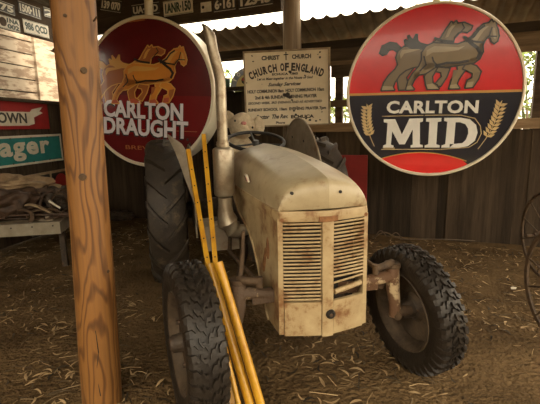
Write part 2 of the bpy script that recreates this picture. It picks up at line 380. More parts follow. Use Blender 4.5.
# ================================================================== ROUND BEER SIGNS
HB = [(212,125),(240,112),(290,117),(340,122),(368,112),(398,90),(416,64),(438,46),(458,42),(466,31),(473,42),(481,36),(484,50),(492,70),(498,95),(494,114),(484,122),(474,114),(470,100),(456,94),(446,108),(438,128),(441,155),(430,182),(412,197),(385,201),(350,205),(300,212),(262,206),(245,216),(215,236),(187,240),(168,262),(157,288),(170,303),(138,303),(146,266),(163,235),(188,206),(198,180),(197,150)]
HH2 = [(232,212),(214,250),(221,284),(228,302),(274,303),(264,288),(247,278),(243,250),(262,212)]
HF1 = [(345,203),(349,226),(326,268),(318,303),(358,303),(346,286),(352,265),(376,226),(388,200)]
HF2 = [(382,198),(420,214),(439,236),(431,266),(412,299),(384,301),(391,271),(409,262),(409,241),(386,229),(370,222)]
RB = [(90,165),(97,140),(120,122),(160,124),(215,122),(205,170),(195,203),(160,208),(132,218),(106,238),(86,270),(78,294),(86,303),(32,303),(42,270),(62,240),(88,215),(99,195)]
RT = [(20,142),(30,115),(60,102),(86,107),(103,124),(93,139),(76,126),(56,129),(46,145),(31,150)]
FT = [(210,130),(160,130),(128,113),(124,94),(141,105),(137,77),(156,101),(170,74),(172,99),(188,113),(214,120)]
RH = [(244,106),(270,95),(288,62),(299,45),(309,29),(316,39),(328,27),(333,38),(360,35),(391,50),(388,62),(374,72),(355,68),(337,73),(324,90),(319,116),(280,122),(250,116)]
RL = [(104,235),(122,226),(160,214),(134,250),(142,280),(152,302),(108,302),(100,262)]
RF = [(265,208),(313,220),(302,255),(281,291),(258,285),(285,252),(281,233),(255,226)]
def sign_poly(mb, P, f, z, t=.0012, mtx=None): mb.poly([f(p) for p in P], t, mtx, z)
def horses(parent, f, main, far, hi, tailm, feather, sc, zb=.004, outl='ink'):
    mb = MB(); mb.smooth = False; w = .12*sc
    def st(P, w2=w, z=zb): mb.mi = 6; mb.stroke([f(p) for p in P], w2, z, closed=True)
    z = zb
    for P, k in ((RT, 4), (RL, 2), (RF, 2), (RB, 2), (RH, 2), (FT, 4), (HH2, 2), (HF1, 1), (HF2, 1), (HB, 1)):
        st(P, w, z); mb.mi = k; sign_poly(mb, P, f, z+.0002, .0018); z += .0008
    # printed shading on bellies, necks and legs, then highlights and harness
    mb.mi = 2; z += .0006
    for P in ([(200,178),(225,190),(262,194),(300,200),(350,193),(385,188),(430,170),(425,186),(410,197),(385,201),(350,205),(300,212),(262,206),(240,212),(212,222),(195,210)], [(438,128),(446,108),(456,94),(448,92),(430,112),(425,140),(432,165),(440,158)], [(329,226),(349,226),(340,250),(326,268)][::-1],
              [(415,240),(439,236),(431,266),(420,285),(412,262)], [(150,280),(168,240),(187,225),(195,232),(168,262),(157,288)]):
        sign_poly(mb, P, f, z, .0006)
    mb.mi = 3; z += .0015
    for P in ([(215,140),(245,124),(300,128),(345,133),(370,128),(345,145),(290,150),(240,150),(214,165)], [(402,98),(420,70),(440,54),(458,54),(440,70),(424,95),(410,120),(395,118)],
              [(472,60),(482,62),(490,95),(486,108),(479,100)], [(104,150),(112,134),(150,132),(190,134),(160,142),(122,150),(108,172)], [(298,60),(312,44),(326,42),(312,60),(300,88),(288,92)]):
        sign_poly(mb, P, f, z, .0008)
    mb.mi = 5
    for P in ([(140,290),(157,285),(170,303),(138,303)], [(222,284),(247,280),(274,303),(228,303)], [(320,290),(346,284),(358,303),(318,303)], [(388,280),(414,276),(410,300),(384,301)], [(36,285),(78,288),(86,303),(32,303)]):
        sign_poly(mb, P, f, z, .0008)
    mb.mi = 0; z += .0009
    for P, k in (([(368,96),(392,118),(420,140),(432,160),(424,180)], 1.1), ([(362,92),(400,112),(440,118)], .7), ([(440,118),(462,92),(470,60)], .45), ([(460,94),(490,96)], .4), ([(246,92),(275,104),(318,110)], .9), ([(330,92),(362,56),(352,38)], .4),
                 ([(255,206),(300,196),(350,196),(385,190)], .8), ([(262,206),(245,185),(240,170)], .5), ([(440,52),(420,66),(402,92),(372,110)], .7), ([(205,165),(215,200),(192,225)], .5)):
        mb.stroke([f(p) for p in P], w*k, z)
    mb.build('horse_emblem', ['ink', main, far, hi, tailm, feather, outl], parent)
def arc(r, a0, a1, n=64, cx=0, cy=0): return [(cx+r*math.cos(math.radians(a0+(a1-a0)*i/n)), cy+r*math.sin(math.radians(a0+(a1-a0)*i/n))) for i in range(n+1)]
def casing(parent, R, T, rimw=.035, mk='creamcase', rk='cream'):
    AX = Matrix.Rotation(-PI/2, 4, 'Y')     # lathe's X axis -> local z
    mb = MB(); A = Matrix(((0,0,1,0),(0,1,0,0),(-1,0,0,0),(0,0,0,1))).inverted()
    mb.lathe([(-T, 0.001), (-T, R*.93), (-T+.03, R*.985), (-T+.05, R), (-.02, R), (0, R*.995)], A, 96); mb.build('case', mk, parent)
    mb = MB(); mb.lathe([(-.012, R*1.001), (.006, R*1.006), (.016, R*.995), (.016, R*(1-rimw)+.004), (.006, R*(1-rimw)), (-.01, R*(1-rimw))], A, 96, close=True); mb.build('rim', rk, parent)
# ---- right hand sign
R1 = .797; Fc = at_depth(432.6, 91.6, 4.0)
SM1 = frame(Fc, Vector((1, -.20, 0)), (0,0,1), math.radians(-.6))
s1 = thing('round_sign', 'large round red and navy CARLTON MID beer sign with tan trotting horses', 'sign', SM1, group='round beer signs hanging from the beams')
casing(s1, R1, .16, .03)
k1 = R1/89.5
Ri = R1*.972
def f1(p): return ((375+p[0]/4.154-435.3)*k1, (90.6-15-p[1]/4.154)*k1)
def g1(px, py): return ((px-435.3)*k1, (90.6-py)*k1)
mb = MB(); mb.poly(arc(Ri, 0, 360, 120)[:-1], .004, None, -.002); mb.build('red_face', 'red', s1)
mb = MB(); ya = g1(0, 92.3)[1]; a0 = math.degrees(math.asin(ya/Ri)); LQ = g1(386, 161.5); RQ = g1(473.5, 164); PK = g1(427, 155)
aL = math.degrees(math.atan2(LQ[1], LQ[0])); aR = math.degrees(math.atan2(RQ[1], RQ[0]))
top = []
for i in range(21):
    t = i/20; x = LQ[0]+(RQ[0]-LQ[0])*t; y = LQ[1]*(1-t)+RQ[1]*t+(PK[1]-(LQ[1]+RQ[1])/2)*4*t*(1-t); top.append((x, y))
left = [p for p in arc(Ri, 180-a0, 360+aL if aL < 0 else aL, 40)]
left = arc(Ri, 180-a0, (aL+360) % 360, 40); right = arc(Ri, (aR+360) % 360, 360+a0, 40)
mb.poly(left+top[1:-1]+right, .0015, None, .002); mb.build('navy_band', 'navy', s1)
mb = MB(); mb.stroke([(-Ri*.999, ya+.004), (Ri*.999, ya+.004)], .022, .0036); mb.build('gold_line', 'gold', s1); mb = MB(); mb.stroke(top, .008, .0036); mb.build('gold_line', 'gold', s1)
horses(s1, f1, 'olive', 'olive2', 'olivehi', 'ink', 'olivehi', .22)
mb = MB(); text_into(mb, 'CARLTON', *g1(435.2, 106.6), 93*k1, 13.5*k1, .004, .003, .035, 0, math.radians(-.7), 1.05); mb.build('lettering', 'white', s1)
# MID in slab capitals, outlined
def midletters(mb, off, z, w=None):
    def q(x, y): c = g1(355+x/3.375, 85+y/3.375); return (c[0]+off[0], c[1]+off[1])
    Mm = [(105,114),(146,114),(172,170),(196,113),(243,112),(243,124),(233,127),(237,206),(247,209),(248,217),(205,218),(205,210),(212,207),(209,152),(184,206),(164,206),(137,158),(134,207),(144,211),(144,218),(106,218),(107,210),(117,206),(119,128),(106,125)]
    I = [(254,112),(306,112),(306,124),(294,126),(294,206),(306,210),(306,218),(254,218),(254,210),(266,206),(266,126),(254,124)]
    D = [(316,112),(370,112),(402,118),(424,138),(431,165),(424,194),(402,213),(370,219),(312,218),(313,210),(325,206),(327,126),(316,123)]
    Dh = [(355,128),(370,128),(388,135),(398,150),(400,168),(394,190),(383,202),(354,205)]
    for L in (Mm, I): mb.poly([q(*p) for p in L], .002, None, z)
    # D as outer outline with its counter cut by a bridge
    Dn = D[:1]+D[1:]
    mb.poly([q(*p) for p in [(340,112)]+D[1:9-1]+[(340,218.5), Dh[-1], Dh[-2], Dh[-3], Dh[-4], Dh[-5], Dh[-6], Dh[-7], Dh[0], (340,128)]], .002, None, z)
    mb.poly([q(*p) for p in [(316,112),(341,112),(341,128),(355,128),(354,205),(340,205),(340,218.5),(312,218),(313,210),(325,206),(327,126),(316,123)]], .002, None, z)
    if w:
        for L in (Mm, I, D, Dh): mb.stroke([q(*p) for p in L], w, z-.001, closed=True)
mb = MB(); midletters(mb, (0, 0), .006); mb.build('lettering', 'white', s1)
mb = MB(); mb.stroke([g1(385+x, y) for x, y in ((2,150.2),(14,150.2))], .006, .004)
for a in ((384.5,115.6,427,115.2), (429,115.2,447,115.2), (447,115.2,466,115.6)): mb.stroke([g1(a[0], a[1]), g1(a[2], a[3])], .006, .004)
mb.stroke([g1(466,115.8), g1(479,119), g1(485,127), g1(486.5,135), g1(483,144), g1(475,149.5), g1(447,151.5)], .006, .004)
mb.stroke([g1(385,151.6), g1(446,151.6)], .006, .004); mb.build('letter_outline', 'wheat', s1)
def wheat(mb, a, b, flip):
    a, b = Vector(g1(*a)), Vector(g1(*b)); d = b-a; n = Vector((-d.y, d.x)).normalized(); dn = d.normalized()
    bow = lambda t: a+d*t+n*flip*.03*math.sin(PI*t)
    mb.stroke([tuple(bow(t/8)) for t in range(9)], .006, .004)
    for i in range(9):
        p = bow(.02+i*.085)
        for sd in (-1, 1):
            e = p-dn*.045+n*sd*.055; c = p+n*sd*.012
            q = (e-p).normalized(); r = Vector((-q.y, q.x))
            mb.poly([tuple(p), tuple(p+(e-p)*.45+r*.016), tuple(e), tuple(p+(e-p)*.45-r*.016)], .0015, None, .0045)
    e = a-dn*.05; mb.poly([tuple(a+n*.012), tuple(e), tuple(a-n*.012)], .0015, None, .0045)
mb = MB(); mb.smooth = False; wheat(mb, (368.5,107), (377,148), -1); mb.build('wheat_ear', 'wheat', s1)
mb = MB(); mb.smooth = False; wheat(mb, (502,106), (484.5,151), 1); mb.build('wheat_ear', 'wheat', s1)
mb = MB(); mb.tube([(0, R1-.01, -.08), (0, R1+.62, -.08)], .035, 16); mb.build('hanger_pipe', 'cream', s1)

# ---- left hand sign
R2 = .825; Fl = at_depth(146.5, 93.5, 4.78)
SM2 = frame(Fl, Vector((1, -.27, 0)), (0,0,1), math.radians(-3.0))
s2 = thing('round_sign', 'large round maroon CARLTON DRAUGHT beer sign with glowing amber horses', 'sign', SM2, group='round beer signs hanging from the beams')
casing(s2, R2, .33, .042)
iv = SM2.inverted(); nn = SM2.to_3x3() @ Vector((0,0,1))
def g2(px, py): q = iv @ on_plane(px, py, Fl, nn); return (q.x, q.y)
def f2(p): return g2(95+(1.04*p[0]-53)/5.05, 35+(1.05*p[1]+26)/5.05)
Ri = R2*.972
mb = MB(); mb.poly(arc(Ri, 0, 360, 120)[:-1], .004, None, -.002); mb.build('maroon_face', 'maroon', s2)
mb = MB(); yb = -.02; a0 = math.degrees(math.asin(yb/Ri)); mb.poly(arc(Ri, 180-a0, 360+a0, 60), .0015, None, .0015)
mb.build('crimson_band', 'crimson', s2)
mb = MB(); q0 = -.46; a1 = math.degrees(math.asin(q0/Ri)); mb.poly(arc(Ri, 180-a1, 360+a1, 50), .0015, None, .0028); mb.build('maroon_band', 'maroon', s2)
mb = MB(); mb.stroke([(-.5, q0+.055), (.62, q0+.055)], .006, .0045); mb.build('gold_line', 'amber2', s2); mb = MB(); mb.stroke([(-.5, .66), (-.3, .76), (0.0, .785)], .02, .003); mb.build('gold_line', 'amber2', s2)
horses(s2, f2, 'amber', 'amber2', 'amberhi', 'amberhi', 'pinkish', .20, .005, 'amberhi')
def txt2(body, p0, p1, h, k, z, part, bold=.035, name='lettering', dx=0, dy=0):
    a, b_ = Vector(g2(*p0)), Vector(g2(*p1)); c = (a+b_)/2; mb = MB()
    text_into(mb, body, c.x+dx, c.y+dy, (b_-a).length, h, z, .003, bold, 0, math.atan2(b_.y-a.y, b_.x-a.x), 1.02); return mb.build(name, k, part)
hh = (Vector(g2(104, 102))-Vector(g2(104, 116.5))).length
txt2('CARLTON', (104.5,108), (183.5,112.5), .195, 'lilac', .010, s2); txt2('CARLTON', (104.5,108), (183.5,112.5), .20, 'ink', .006, s2, .05, 'letter_shadow', -.012, -.014)
txt2('DRAUGHT', (104.5,125), (188.5,130.5), .195, 'lilac', .010, s2); txt2('DRAUGHT', (104.5,125), (188.5,130.5), .20, 'ink', .006, s2, .05, 'letter_shadow', -.012, -.014)
txt2('BREWERY', (126,147), (172,149.5), .045, 'amber2', .006, s2, 0)
mb = MB(); mb.tube([(-.035, R2-.02, -.15), (-.035, R2+.36, -.15)], .048, 20); mb.build('hanger_pipe', 'cream', s2)

# ================================================================== CHURCH NOTICE BOARD
nb = Vector((-.10, -1, 0)).normalized(); P0 = Vector((pc.x, pc.y-.135, 0))
c = on_plane(287, 88.5, P0, nb); CM = frame(c, Vector((1, -.10, 0)), (0,0,1), math.radians(0.6))
ch = thing('notice_board', 'cream painted Church of England notice board with chipped black lettering', 'notice board', CM)
ic = CM.inverted()
def gc(px, py): q = ic @ on_plane(px, py, c, CM.to_3x3() @ Vector((0,0,1))); return Vector((q.x, q.y))
W, H = (gc(330, 88)-gc(244, 88)).length, (gc(287, 50)-gc(287, 126.5)).length
mb = MB(); mb.box((0, 0, -.01), (W-.02, H-.02, .02)); mb.build('panel', 'boardcream', ch)
mb = MB()
for q in (((0, H/2-.008, 0), (W, .016, .04)), ((0, -H/2+.008, 0), (W, .016, .04)), ((-W/2+.008, 0, 0), (.016, H-.032, .04)), ((W/2-.012, 0, 0), (.024, H-.032, .04))): mb.box(*q)
mb.build('board_frame', 'frame', ch)
mb = MB(); z = .001; e = .0008
def line(body, px0, px1, py, hpx, bold=0, shear=0):
    # rows slope with the board: measured across it
    a, b_ = gc(px0, py), gc(px1, py); m = (a+b_)/2; text_into(mb, body, m.x, H/2-(py-50)/76.5*H, (b_-a).length, hpx/76.5*H*1.1, z, e, bold+.035, shear)
line('CHRIST', 261.5, 279.5, 57.2, 4, .01); line('CHURCH', 292, 311, 57.2, 4, .01)
yc = H/2-(56.5-50)/76.5*H; xc = gc(286, 56).x; mb.stroke([(xc, yc+.042), (xc, yc-.035)], .011, z); mb.stroke([(xc-.022, yc+.018), (xc+.022, yc+.018)], .010, z)
word = 'CHURCH OF ENGLAND'; wd = [1.0,1.05,1.02,1.05,1.0,1.05,.5,1.05,.85,.45,.85,1.05,1.05,.8,1.0,1.05,1.05]; tot = sum(wd); acc = 0
cxm = gc(286, 72).x; Rr = 1.0; sp = .84
for chh, w_ in zip(word, wd):
    t = (acc+w_/2)/tot-.5; acc += w_; a = -t*sp/Rr
    if chh == ' ': continue
    yy = H/2-(66.8-50)/76.5*H-Rr+Rr*math.cos(a)
    text_into(mb, chh, cxm-Rr*math.sin(a), yy, .044, .084, z, e, .05, 0, a)
line('ECHUCA  1865', 272, 298, 73.6, 2.2, .01)
line('Let us Meet together in the House of God', 257, 313, 78.2, 3.0, 0, .3)
line('Sunday Services', 268, 301, 84.2, 4.2, 0, .4)
line('HOLY COMMUNION 8am  HOLY COMMUNION 10am', 247.5, 324, 90.2, 3.2, .012); line('2nd & 4th SUNDAY  EVENING PRAYER', 255, 317, 96.4, 3.2, .012)
line('SECOND WEEK, 3RD EVENING AND AS ADVERTISED', 248, 322, 102.2, 2.6, .0, .25); line('SUNDAY SCHOOL 10am  EVENING PRAYER 7pm', 248, 326, 109.2, 3.6, .012)
line('Rector  The Rev.', 256, 288, 116.2, 4, 0, .35); line('ECHUCA', 291, 314, 117.0, 3.2, .02); line('Phone', 276, 285, 122.6, 2.4)
mb.build('lettering', 'plainink', ch)
mb = MB(); mb.smooth = False; r_ = random.Random(5)      # chips and the dark stain
mb.bm.free()
def blob(x, y, r, n=9): mb.poly([(x+r*r_.uniform(.6, 1.2)*math.cos(2*PI*i/n), y+r*r_.uniform(.5, 1.0)*math.sin(2*PI*i/n)) for i in range(n)], .0012, None, .0012)
for (px, py, rp) in ((287,95,3.2),(284,94,2),(290,97,2.4),(292,100,1.4),(290,72,1.8),(292,70,1),(252,54.5,.9),(253,60,.9),(320,54,1.0),(320,59,1.2),(318,56,.6),(264,72.5,1.2),(305,76,1.0),(294,111,1.2),(296,115,1.4),(310,121,1.6),(316,122,1.3),(320,121,1),(306,119,1.3),(300,117,1.1),(248,120,1.0),(250,118,.8),(262,83,.5),(246.5,81,.7),(322,113,.8),(297,107,.9),(313,71,.5)):
    mb = MB(); mb.smooth = False; q = gc(px, py); blob(q.x, H/2-(py-50)/76.5*H, rp/86*W); mb.build('paint_chip', 'plainink', ch)

# ================================================================== LEFT WALL SIGNS AND PLATES
def flat_sign(name, label, cat, mtx, w, h, mk, edge=None, ek='signwhite', th=.012, group='advertising signs on the left wall'):
    t = thing(name, label, cat, mtx, group=group)
    mb = MB(); mb.box((0, 0, -th/2), (w, h, th)); mb.build('panel', mk, t)
    if edge:
        mb = MB(); z = .001
        for q in (((0, h/2-edge/2, z), (w, edge, .003)), ((0, -h/2+edge/2, z), (w, edge, .003)), ((-w/2+edge/2, 0, z), (edge, h-2*edge, .003)), ((w/2-edge/2, 0, z), (edge, h-2*edge, .003))): mb.box(*q)
        mb.build('border', ek, t)
    return t
LR = LM.to_3x3()
def lm(u, v, off=.03, roll=0): return LM @ Matrix.Translation((u, v, off)) @ Matrix.Rotation(roll, 4, 'Z')
def lq(px, py): q = LM.inverted() @ on_left(px, py, .03); return q.x, q.y
ur, vt = lq(47, 103); _, vb = lq(46.5, 129)
h = vt-vb; t = flat_sign('tin_sign', 'red advertising sign with a white banner lettered OWN, under the window', 'sign', lm(ur-.62, (vt+vb)/2, .03, .0), 1.24, h, 'signred')
mb = MB()
ub, vbn = lq(34, 119)
cx = ub-(ur-.62); cy = vbn-(vt+vb)/2
mb.poly([(-.35, cy-.09), (cx-.10, cy-.085), (cx+.0, cy-.06), (cx, cy+.02), (cx+.16, cy+.08), (cx+.10, cy+.10), (cx+.17, cy+.16), (cx-.02, cy+.12), (cx-.06, cy+.085), (-.35, cy+.075)], .003, None, .0)
mb.build('banner', 'signwhite', t)
mb = MB(); u0, v0 = lq(0, 118.5); u1, v1 = lq(24.5, 117.5)
text_into(mb, 'OWN', (u0+u1)/2-(ur-.62)-.005, (v0+v1)/2-(vt+vb)/2, (u1-u0)+.07, .125, .004, .001, .03); mb.build('lettering', 'plainink', t)
ur, vt = lq(60, 134.5); _, vb = lq(61, 161)
t = flat_sign('tin_sign', 'teal sign with a white border lettered ager in white, above the bench', 'sign', lm(ur-.66, (vt+vb)/2-.0, .04, .015), 1.32, vt-vb, 'teal', .028)
mb = MB(); u0, v0 = lq(-1, 155); u1, v1 = lq(49, 148); text_into(mb, 'ager', (u0+u1)/2-(ur-.66), -.012, (u1-u0), .235, .002, .002, .035, 0, 0, 1.12); mb.build('lettering', 'signwhite', t)
for x in (-.2, .12, .4, .62):
    for y in (-.15, .15): mb = MB(); mb.tube([(x, y, .002), (x, y, .007)], .008, 8); mb.build('rivet', 'rusty', t)
ur, vt = lq(66, 167)
t = flat_sign('painted_board', 'black board with cream edging and a dark red disc, behind the junk', 'sign', lm(ur-.55, vt-.2, .05, .03), 1.1, .34, 'black', .035, 'strap')
mb = MB(); mb.tube([(.40, .0, .0), (.40, .0, .006)], .115, 32); mb.build('disc', 'signred', t)
mb = MB(); mb.box((.215, 0, .003), (.03, .32, .004)); mb.build('cream_bar', 'strap', t)

def plate(px0, py0, px1, py1, body, dark, label, plane='beam', lines=None, badge=False, roll=0):
    if plane == 'beam': P = lambda x, y: on_beam(x, y, .045); base = QM
    else: P = lambda x, y: on_left(x, y, .075); base = LM
    inv = base.inverted(); a = inv @ P(px0, py0); b_ = inv @ P(px1, py1)
    # px0,py0 = upper left, px1,py1 = lower right
    w = abs(b_.x-a.x); hh = abs(a.y-b_.y); m = base @ Matrix.Translation(((a.x+b_.x)/2, (a.y+b_.y)/2, a.z)) @ Matrix.Rotation(roll+rnd.uniform(-.02, .02), 4, 'Z')
    t = thing('number_plate', label, 'number plate', m, group='old number plates on the beams')
    mb = MB(); mb.box((0, 0, -.002), (w, hh, .004)); mb.build('plate', 'plateb' if dark else 'platew', t)
    mb = MB(); ls = lines or [body]; n = len(ls)
    for i, L in enumerate(ls):
        ox = w*.17 if badge else 0; ww = w*(.58 if badge else .88)
        text_into(mb, L, ox, hh*((n-1)/2-i)*.44, ww, hh*(.66 if n == 1 else .36), .0005, .0012, .045)
    mb.build('characters', 'platet' if dark else 'plateg', t)
    e = .006
    for q in (((0, hh/2-e, .001), (w*.97, .004, .002)), ((0, -hh/2+e, .001), (w*.97, .004, .002))): mb = MB(); mb.box(*q); mb.build('raised_edge', 'platet' if dark else 'plateg', t)
    if badge:
        mb = MB(); mb.tube([(-w*.32, 0, .0), (-w*.32, 0, .003)], hh*.34, 24); mb.build('round_badge', 'rusty', t)
    return t
plate(-14, -5, 15.5, 16, '·975', True, 'black number plate with white characters ending 975, top left corner', 'left')
plate(17.5, 0, 41.5, 20, '1500·111', True, 'black number plate reading 1500·111, above the green-lettered plate', 'left')
plate(43, 6, 56, 20, '2', True, 'dark number plate half hidden behind the foreground post', 'left')
plate(-2, 13.5, 20.5, 33, '', False, 'small white plate with round badge reading 1NA 002', 'left', lines=['1NA', '002'], badge=True)
plate(22.5, 18, 49.5, 39, '986 QCD', False, 'white number plate reading 986 QCD in dark green, above the window', 'left')
plate(100, 1, 122, 10, '139 070', True, 'black number plate reading 139 070, first on the beam right of the foreground post', roll=-.24)
plate(131, 5.5, 160, 13, 'UA·39D', True, 'short dark number plate reading UA·39D, behind the maroon sign hanger pipe')
plate(163, 1.5, 193, 12.5, '1ANR·150', False, 'white number plate reading 1ANR·150 on the beam')
plate(213, -2, 236, 9.5, '6·161', True, 'large black number plate reading 6·161, next to the small blank tag')
plate(238, -6, 273, 4.5, '12345', True, 'long black number plate at the right end of the beam')
inv = QM.inverted(); a = inv @ on_beam(206, 7, .05)
t = thing('metal_tag', 'small blank white metal tag with a hole hanging on the beam', 'tag', QM @ Matrix.Translation(a)); mb = MB(); mb.box((0,0,0), (.13, .10, .004)); mb.build('plate', 'platew', t)
mb = MB(); mb.tube([(-.035, 0, .002), (-.035, 0, .005)], .016, 16); mb.build('hole', 'dark', t)
t = thing('yellow_bracket', 'narrow yellow strip beside the window plates, next to the foreground post', 'bracket', LM @ Matrix.Translation((lq(52.5, 31)[0], lq(52.5, 31)[1], .09)))
mb = MB(); mb.box((0,0,0), (.05, .17, .01)); mb.box((0, .06, .012), (.05, .05, .014)); mb.build('strip', 'yellow', t)

# red panel leaning on the back wall
a = BM.inverted() @ on_back(368, 155, .1); bq = BM.inverted() @ on_back(338, 190, .1)
t = thing('red_panel', 'plain red painted panel leaning on the plank wall behind the bonnet', 'panel', BM @ Matrix.Translation((a.x-.29, a.y/2, .12)))
mb = MB(); mb.box((0, 0, 0), (.58, a.y, .018)); mb.build('sheet', 'signred', t); mb = MB()
mb.box((0, a.y/2-.012, .012), (.58, .024, .012)); mb.box((-.28, 0, .012), (.022, a.y-.05, .012)); mb.box((.28, 0, .012), (.022, a.y-.05, .012)); mb.build('edge_batten', 'signred', t)

# shelf items: green tin, arched enamel sign
q = BM.inverted() @ on_back(224.5, 83, .06)
t = thing('green_tin', 'small green tin standing on the shelf beside the exhaust pipe', 'tin', BM @ Matrix.Translation((q.x, 1.88, .06)))
mb = MB(); R_ = Matrix.Rotation(-PI/2, 4, 'X'); mb.tube([(0, 0, 0), (0, .11, 0)], [.072, .078], 28); mb.build('tin_body', 'pot', t)
mb = MB(); mb.tube([(0, .108, 0), (0, .125, 0)], .081, 28); mb.build('tin_rim', 'alu', t)
q = BM.inverted() @ on_back(247, 85, .06)
t = thing('arched_sign', 'blue-grey arched sign with white letters, half behind the church board', 'sign', BM @ Matrix.Translation((q.x, 1.88, .03)))
mb = MB(); mb.poly(arc(.25, 0, 180, 40), .012, None, 0); mb.build('arch_panel', 'bluegrey', t)
mb = MB(); mb.poly(arc(.165, 0, 180, 40), .004, None, .012); mb.build('centre_panel', 'yellowpaint', t)
mb = MB()
for chh, a in zip('TOY', (152, 127, 102)): ar = math.radians(a); text_into(mb, chh, .208*math.cos(ar), .208*math.sin(ar), .045, .055, .013, .001, .03, 0, ar-PI/2)
mb.build('lettering', 'white', t)
mb = MB(); mb.poly(arc(.045, 0, 360, 16, -.04, .085)[:-1], .002, None, .017); mb.build('dark_mark', 'plainink', t)
mb = MB(); mb.poly(arc(.018, 0, 360, 12, -.06, .10)[:-1], .002, None, .020); mb.build('red_mark', 'signred', t)

# ================================================================== TRACTOR
TH = .24; TM = Matrix.Translation((.222, 1.951, 0)) @ Matrix.Rotation(TH, 4, 'Z')
tr = thing('tractor', 'old cream-grey vintage farm tractor with louvred grille, rust stains and bare front wheels', 'tractor', TM)
TI = TM.inverted()
def B(mb, name, k, parent=tr, ang=38): return mb.build(name, k, parent, ang)
def front_tyre(R=.352, W=.160, seg=64):
    mb = MB(); r0 = .205; w = W/2
    prof = [(-w*.62, r0), (-w*.86, r0+.03), (-w*1.0, r0+.075), (-w*1.0, R-.05), (-w*.93, R-.025), (-w*.78, R-.013), (-w*.4, R-.009), (0, R-.008), (w*.4, R-.009), (w*.78, R-.013), (w*.93, R-.025), (w*1.0, R-.05), (w*1.0, r0+.075), (w*.86, r0+.03), (w*.62, r0)]
    mb.lathe(prof, None, seg, close=True)
    N = 38
    def blk(rows, a, th, depth=.015):
        # rows: list of (axial, radius, angle shift); makes a raised bar following these points
        prev = None
        for (ax, r, da, hw) in rows:
            an = a+da; q = []
            for (dr, s) in ((-.004, -1), (depth, -.82), (depth, .82), (-.004, 1)):
                aa = an+s*hw; q.append(mb.v((ax, (r+dr)*math.cos(aa), (r+dr)*math.sin(aa))))
            if prev: mb.skin(prev, q)
            else: mb.face(q[::-1])
            prev = q
        mb.face(prev)
    mb.smooth = False
    for i in range(N):
        a = 2*PI*i/N; g = 2*PI/N
        # zigzag centre ribs
        for sd, off in ((-1, 0), (1, .5)):
            a2 = a+g*off
            blk([(sd*w*.03, R-.009, -g*.30, g*.16), (sd*w*.16, R-.009, g*.05, g*.17), (sd*w*.28, R-.009, g*.02, g*.17), (sd*w*.42, R-.010, g*.36, g*.16)], a2, 0)
            blk([(sd*w*.50, R-.011, g*.05, g*.24), (sd*w*.66, R-.012, g*.32, g*.24), (sd*w*.84, R-.016, g*.30, g*.25), (sd*w*.97, R-.031, g*.30, g*.25), (sd*w*1.01, R-.058, g*.30, g*.22)], a2, 0, .017)
    return mb
def front_wheel(x, sd, camber, steer, z, yy=0, scl=1):
    """sd = +1: outer side is +x"""
    t = MB(); o = front_tyre().build('front_tyre', 'rubber', tr, 30)
    m = Matrix.Translation((x, yy, z)) @ Matrix.Rotation(steer, 4, 'Z') @ Matrix.Rotation(camber, 4, 'Y')
    if sd < 0: m = m @ Matrix.Rotation(PI, 4, 'Z')
    o.matrix_local = m @ Matrix.Scale(scl, 4)
    rm = MB(); rm.lathe([(-.062, .232), (-.070, .226), (-.062, .212), (-.040, .196), (-.02, .188), (.02, .188), (.045, .198), (.062, .212), (.070, .226), (.062, .232)], None, 48)
    rm.lathe([(.018, .190), (.024, .15), (.034, .12), (.030, .085), (.012, .07)], None, 48); rm.lathe([(.012, .190), (.018, .15), (.026, .12), (.024, .085), (.006, .07)], None, 48)
    r = rm.build('rim', 'rim', o)
    hb = MB(); hb.lathe([(-.07, .001), (-.07, .042), (-.045, .05), (.0, .055), (.02, .075), (.028, .075), (.03, .045), (.085, .038), (.098, .028), (.102, .001)], None, 24)
    for i in range(5):
        a = 2*PI*i/5; hb.tube([(.025, .10*math.cos(a), .10*math.sin(a)), (.052, .10*math.cos(a), .10*math.sin(a))], .011, 6)
    hb.build('hub', 'oily', o)
    return o
front_wheel(-.625, -1, math.radians(0), math.radians(9), .364, -.02, 1.04)
front_wheel(.565, 1, math.radians(-6), math.radians(6), .345, .04, .985)

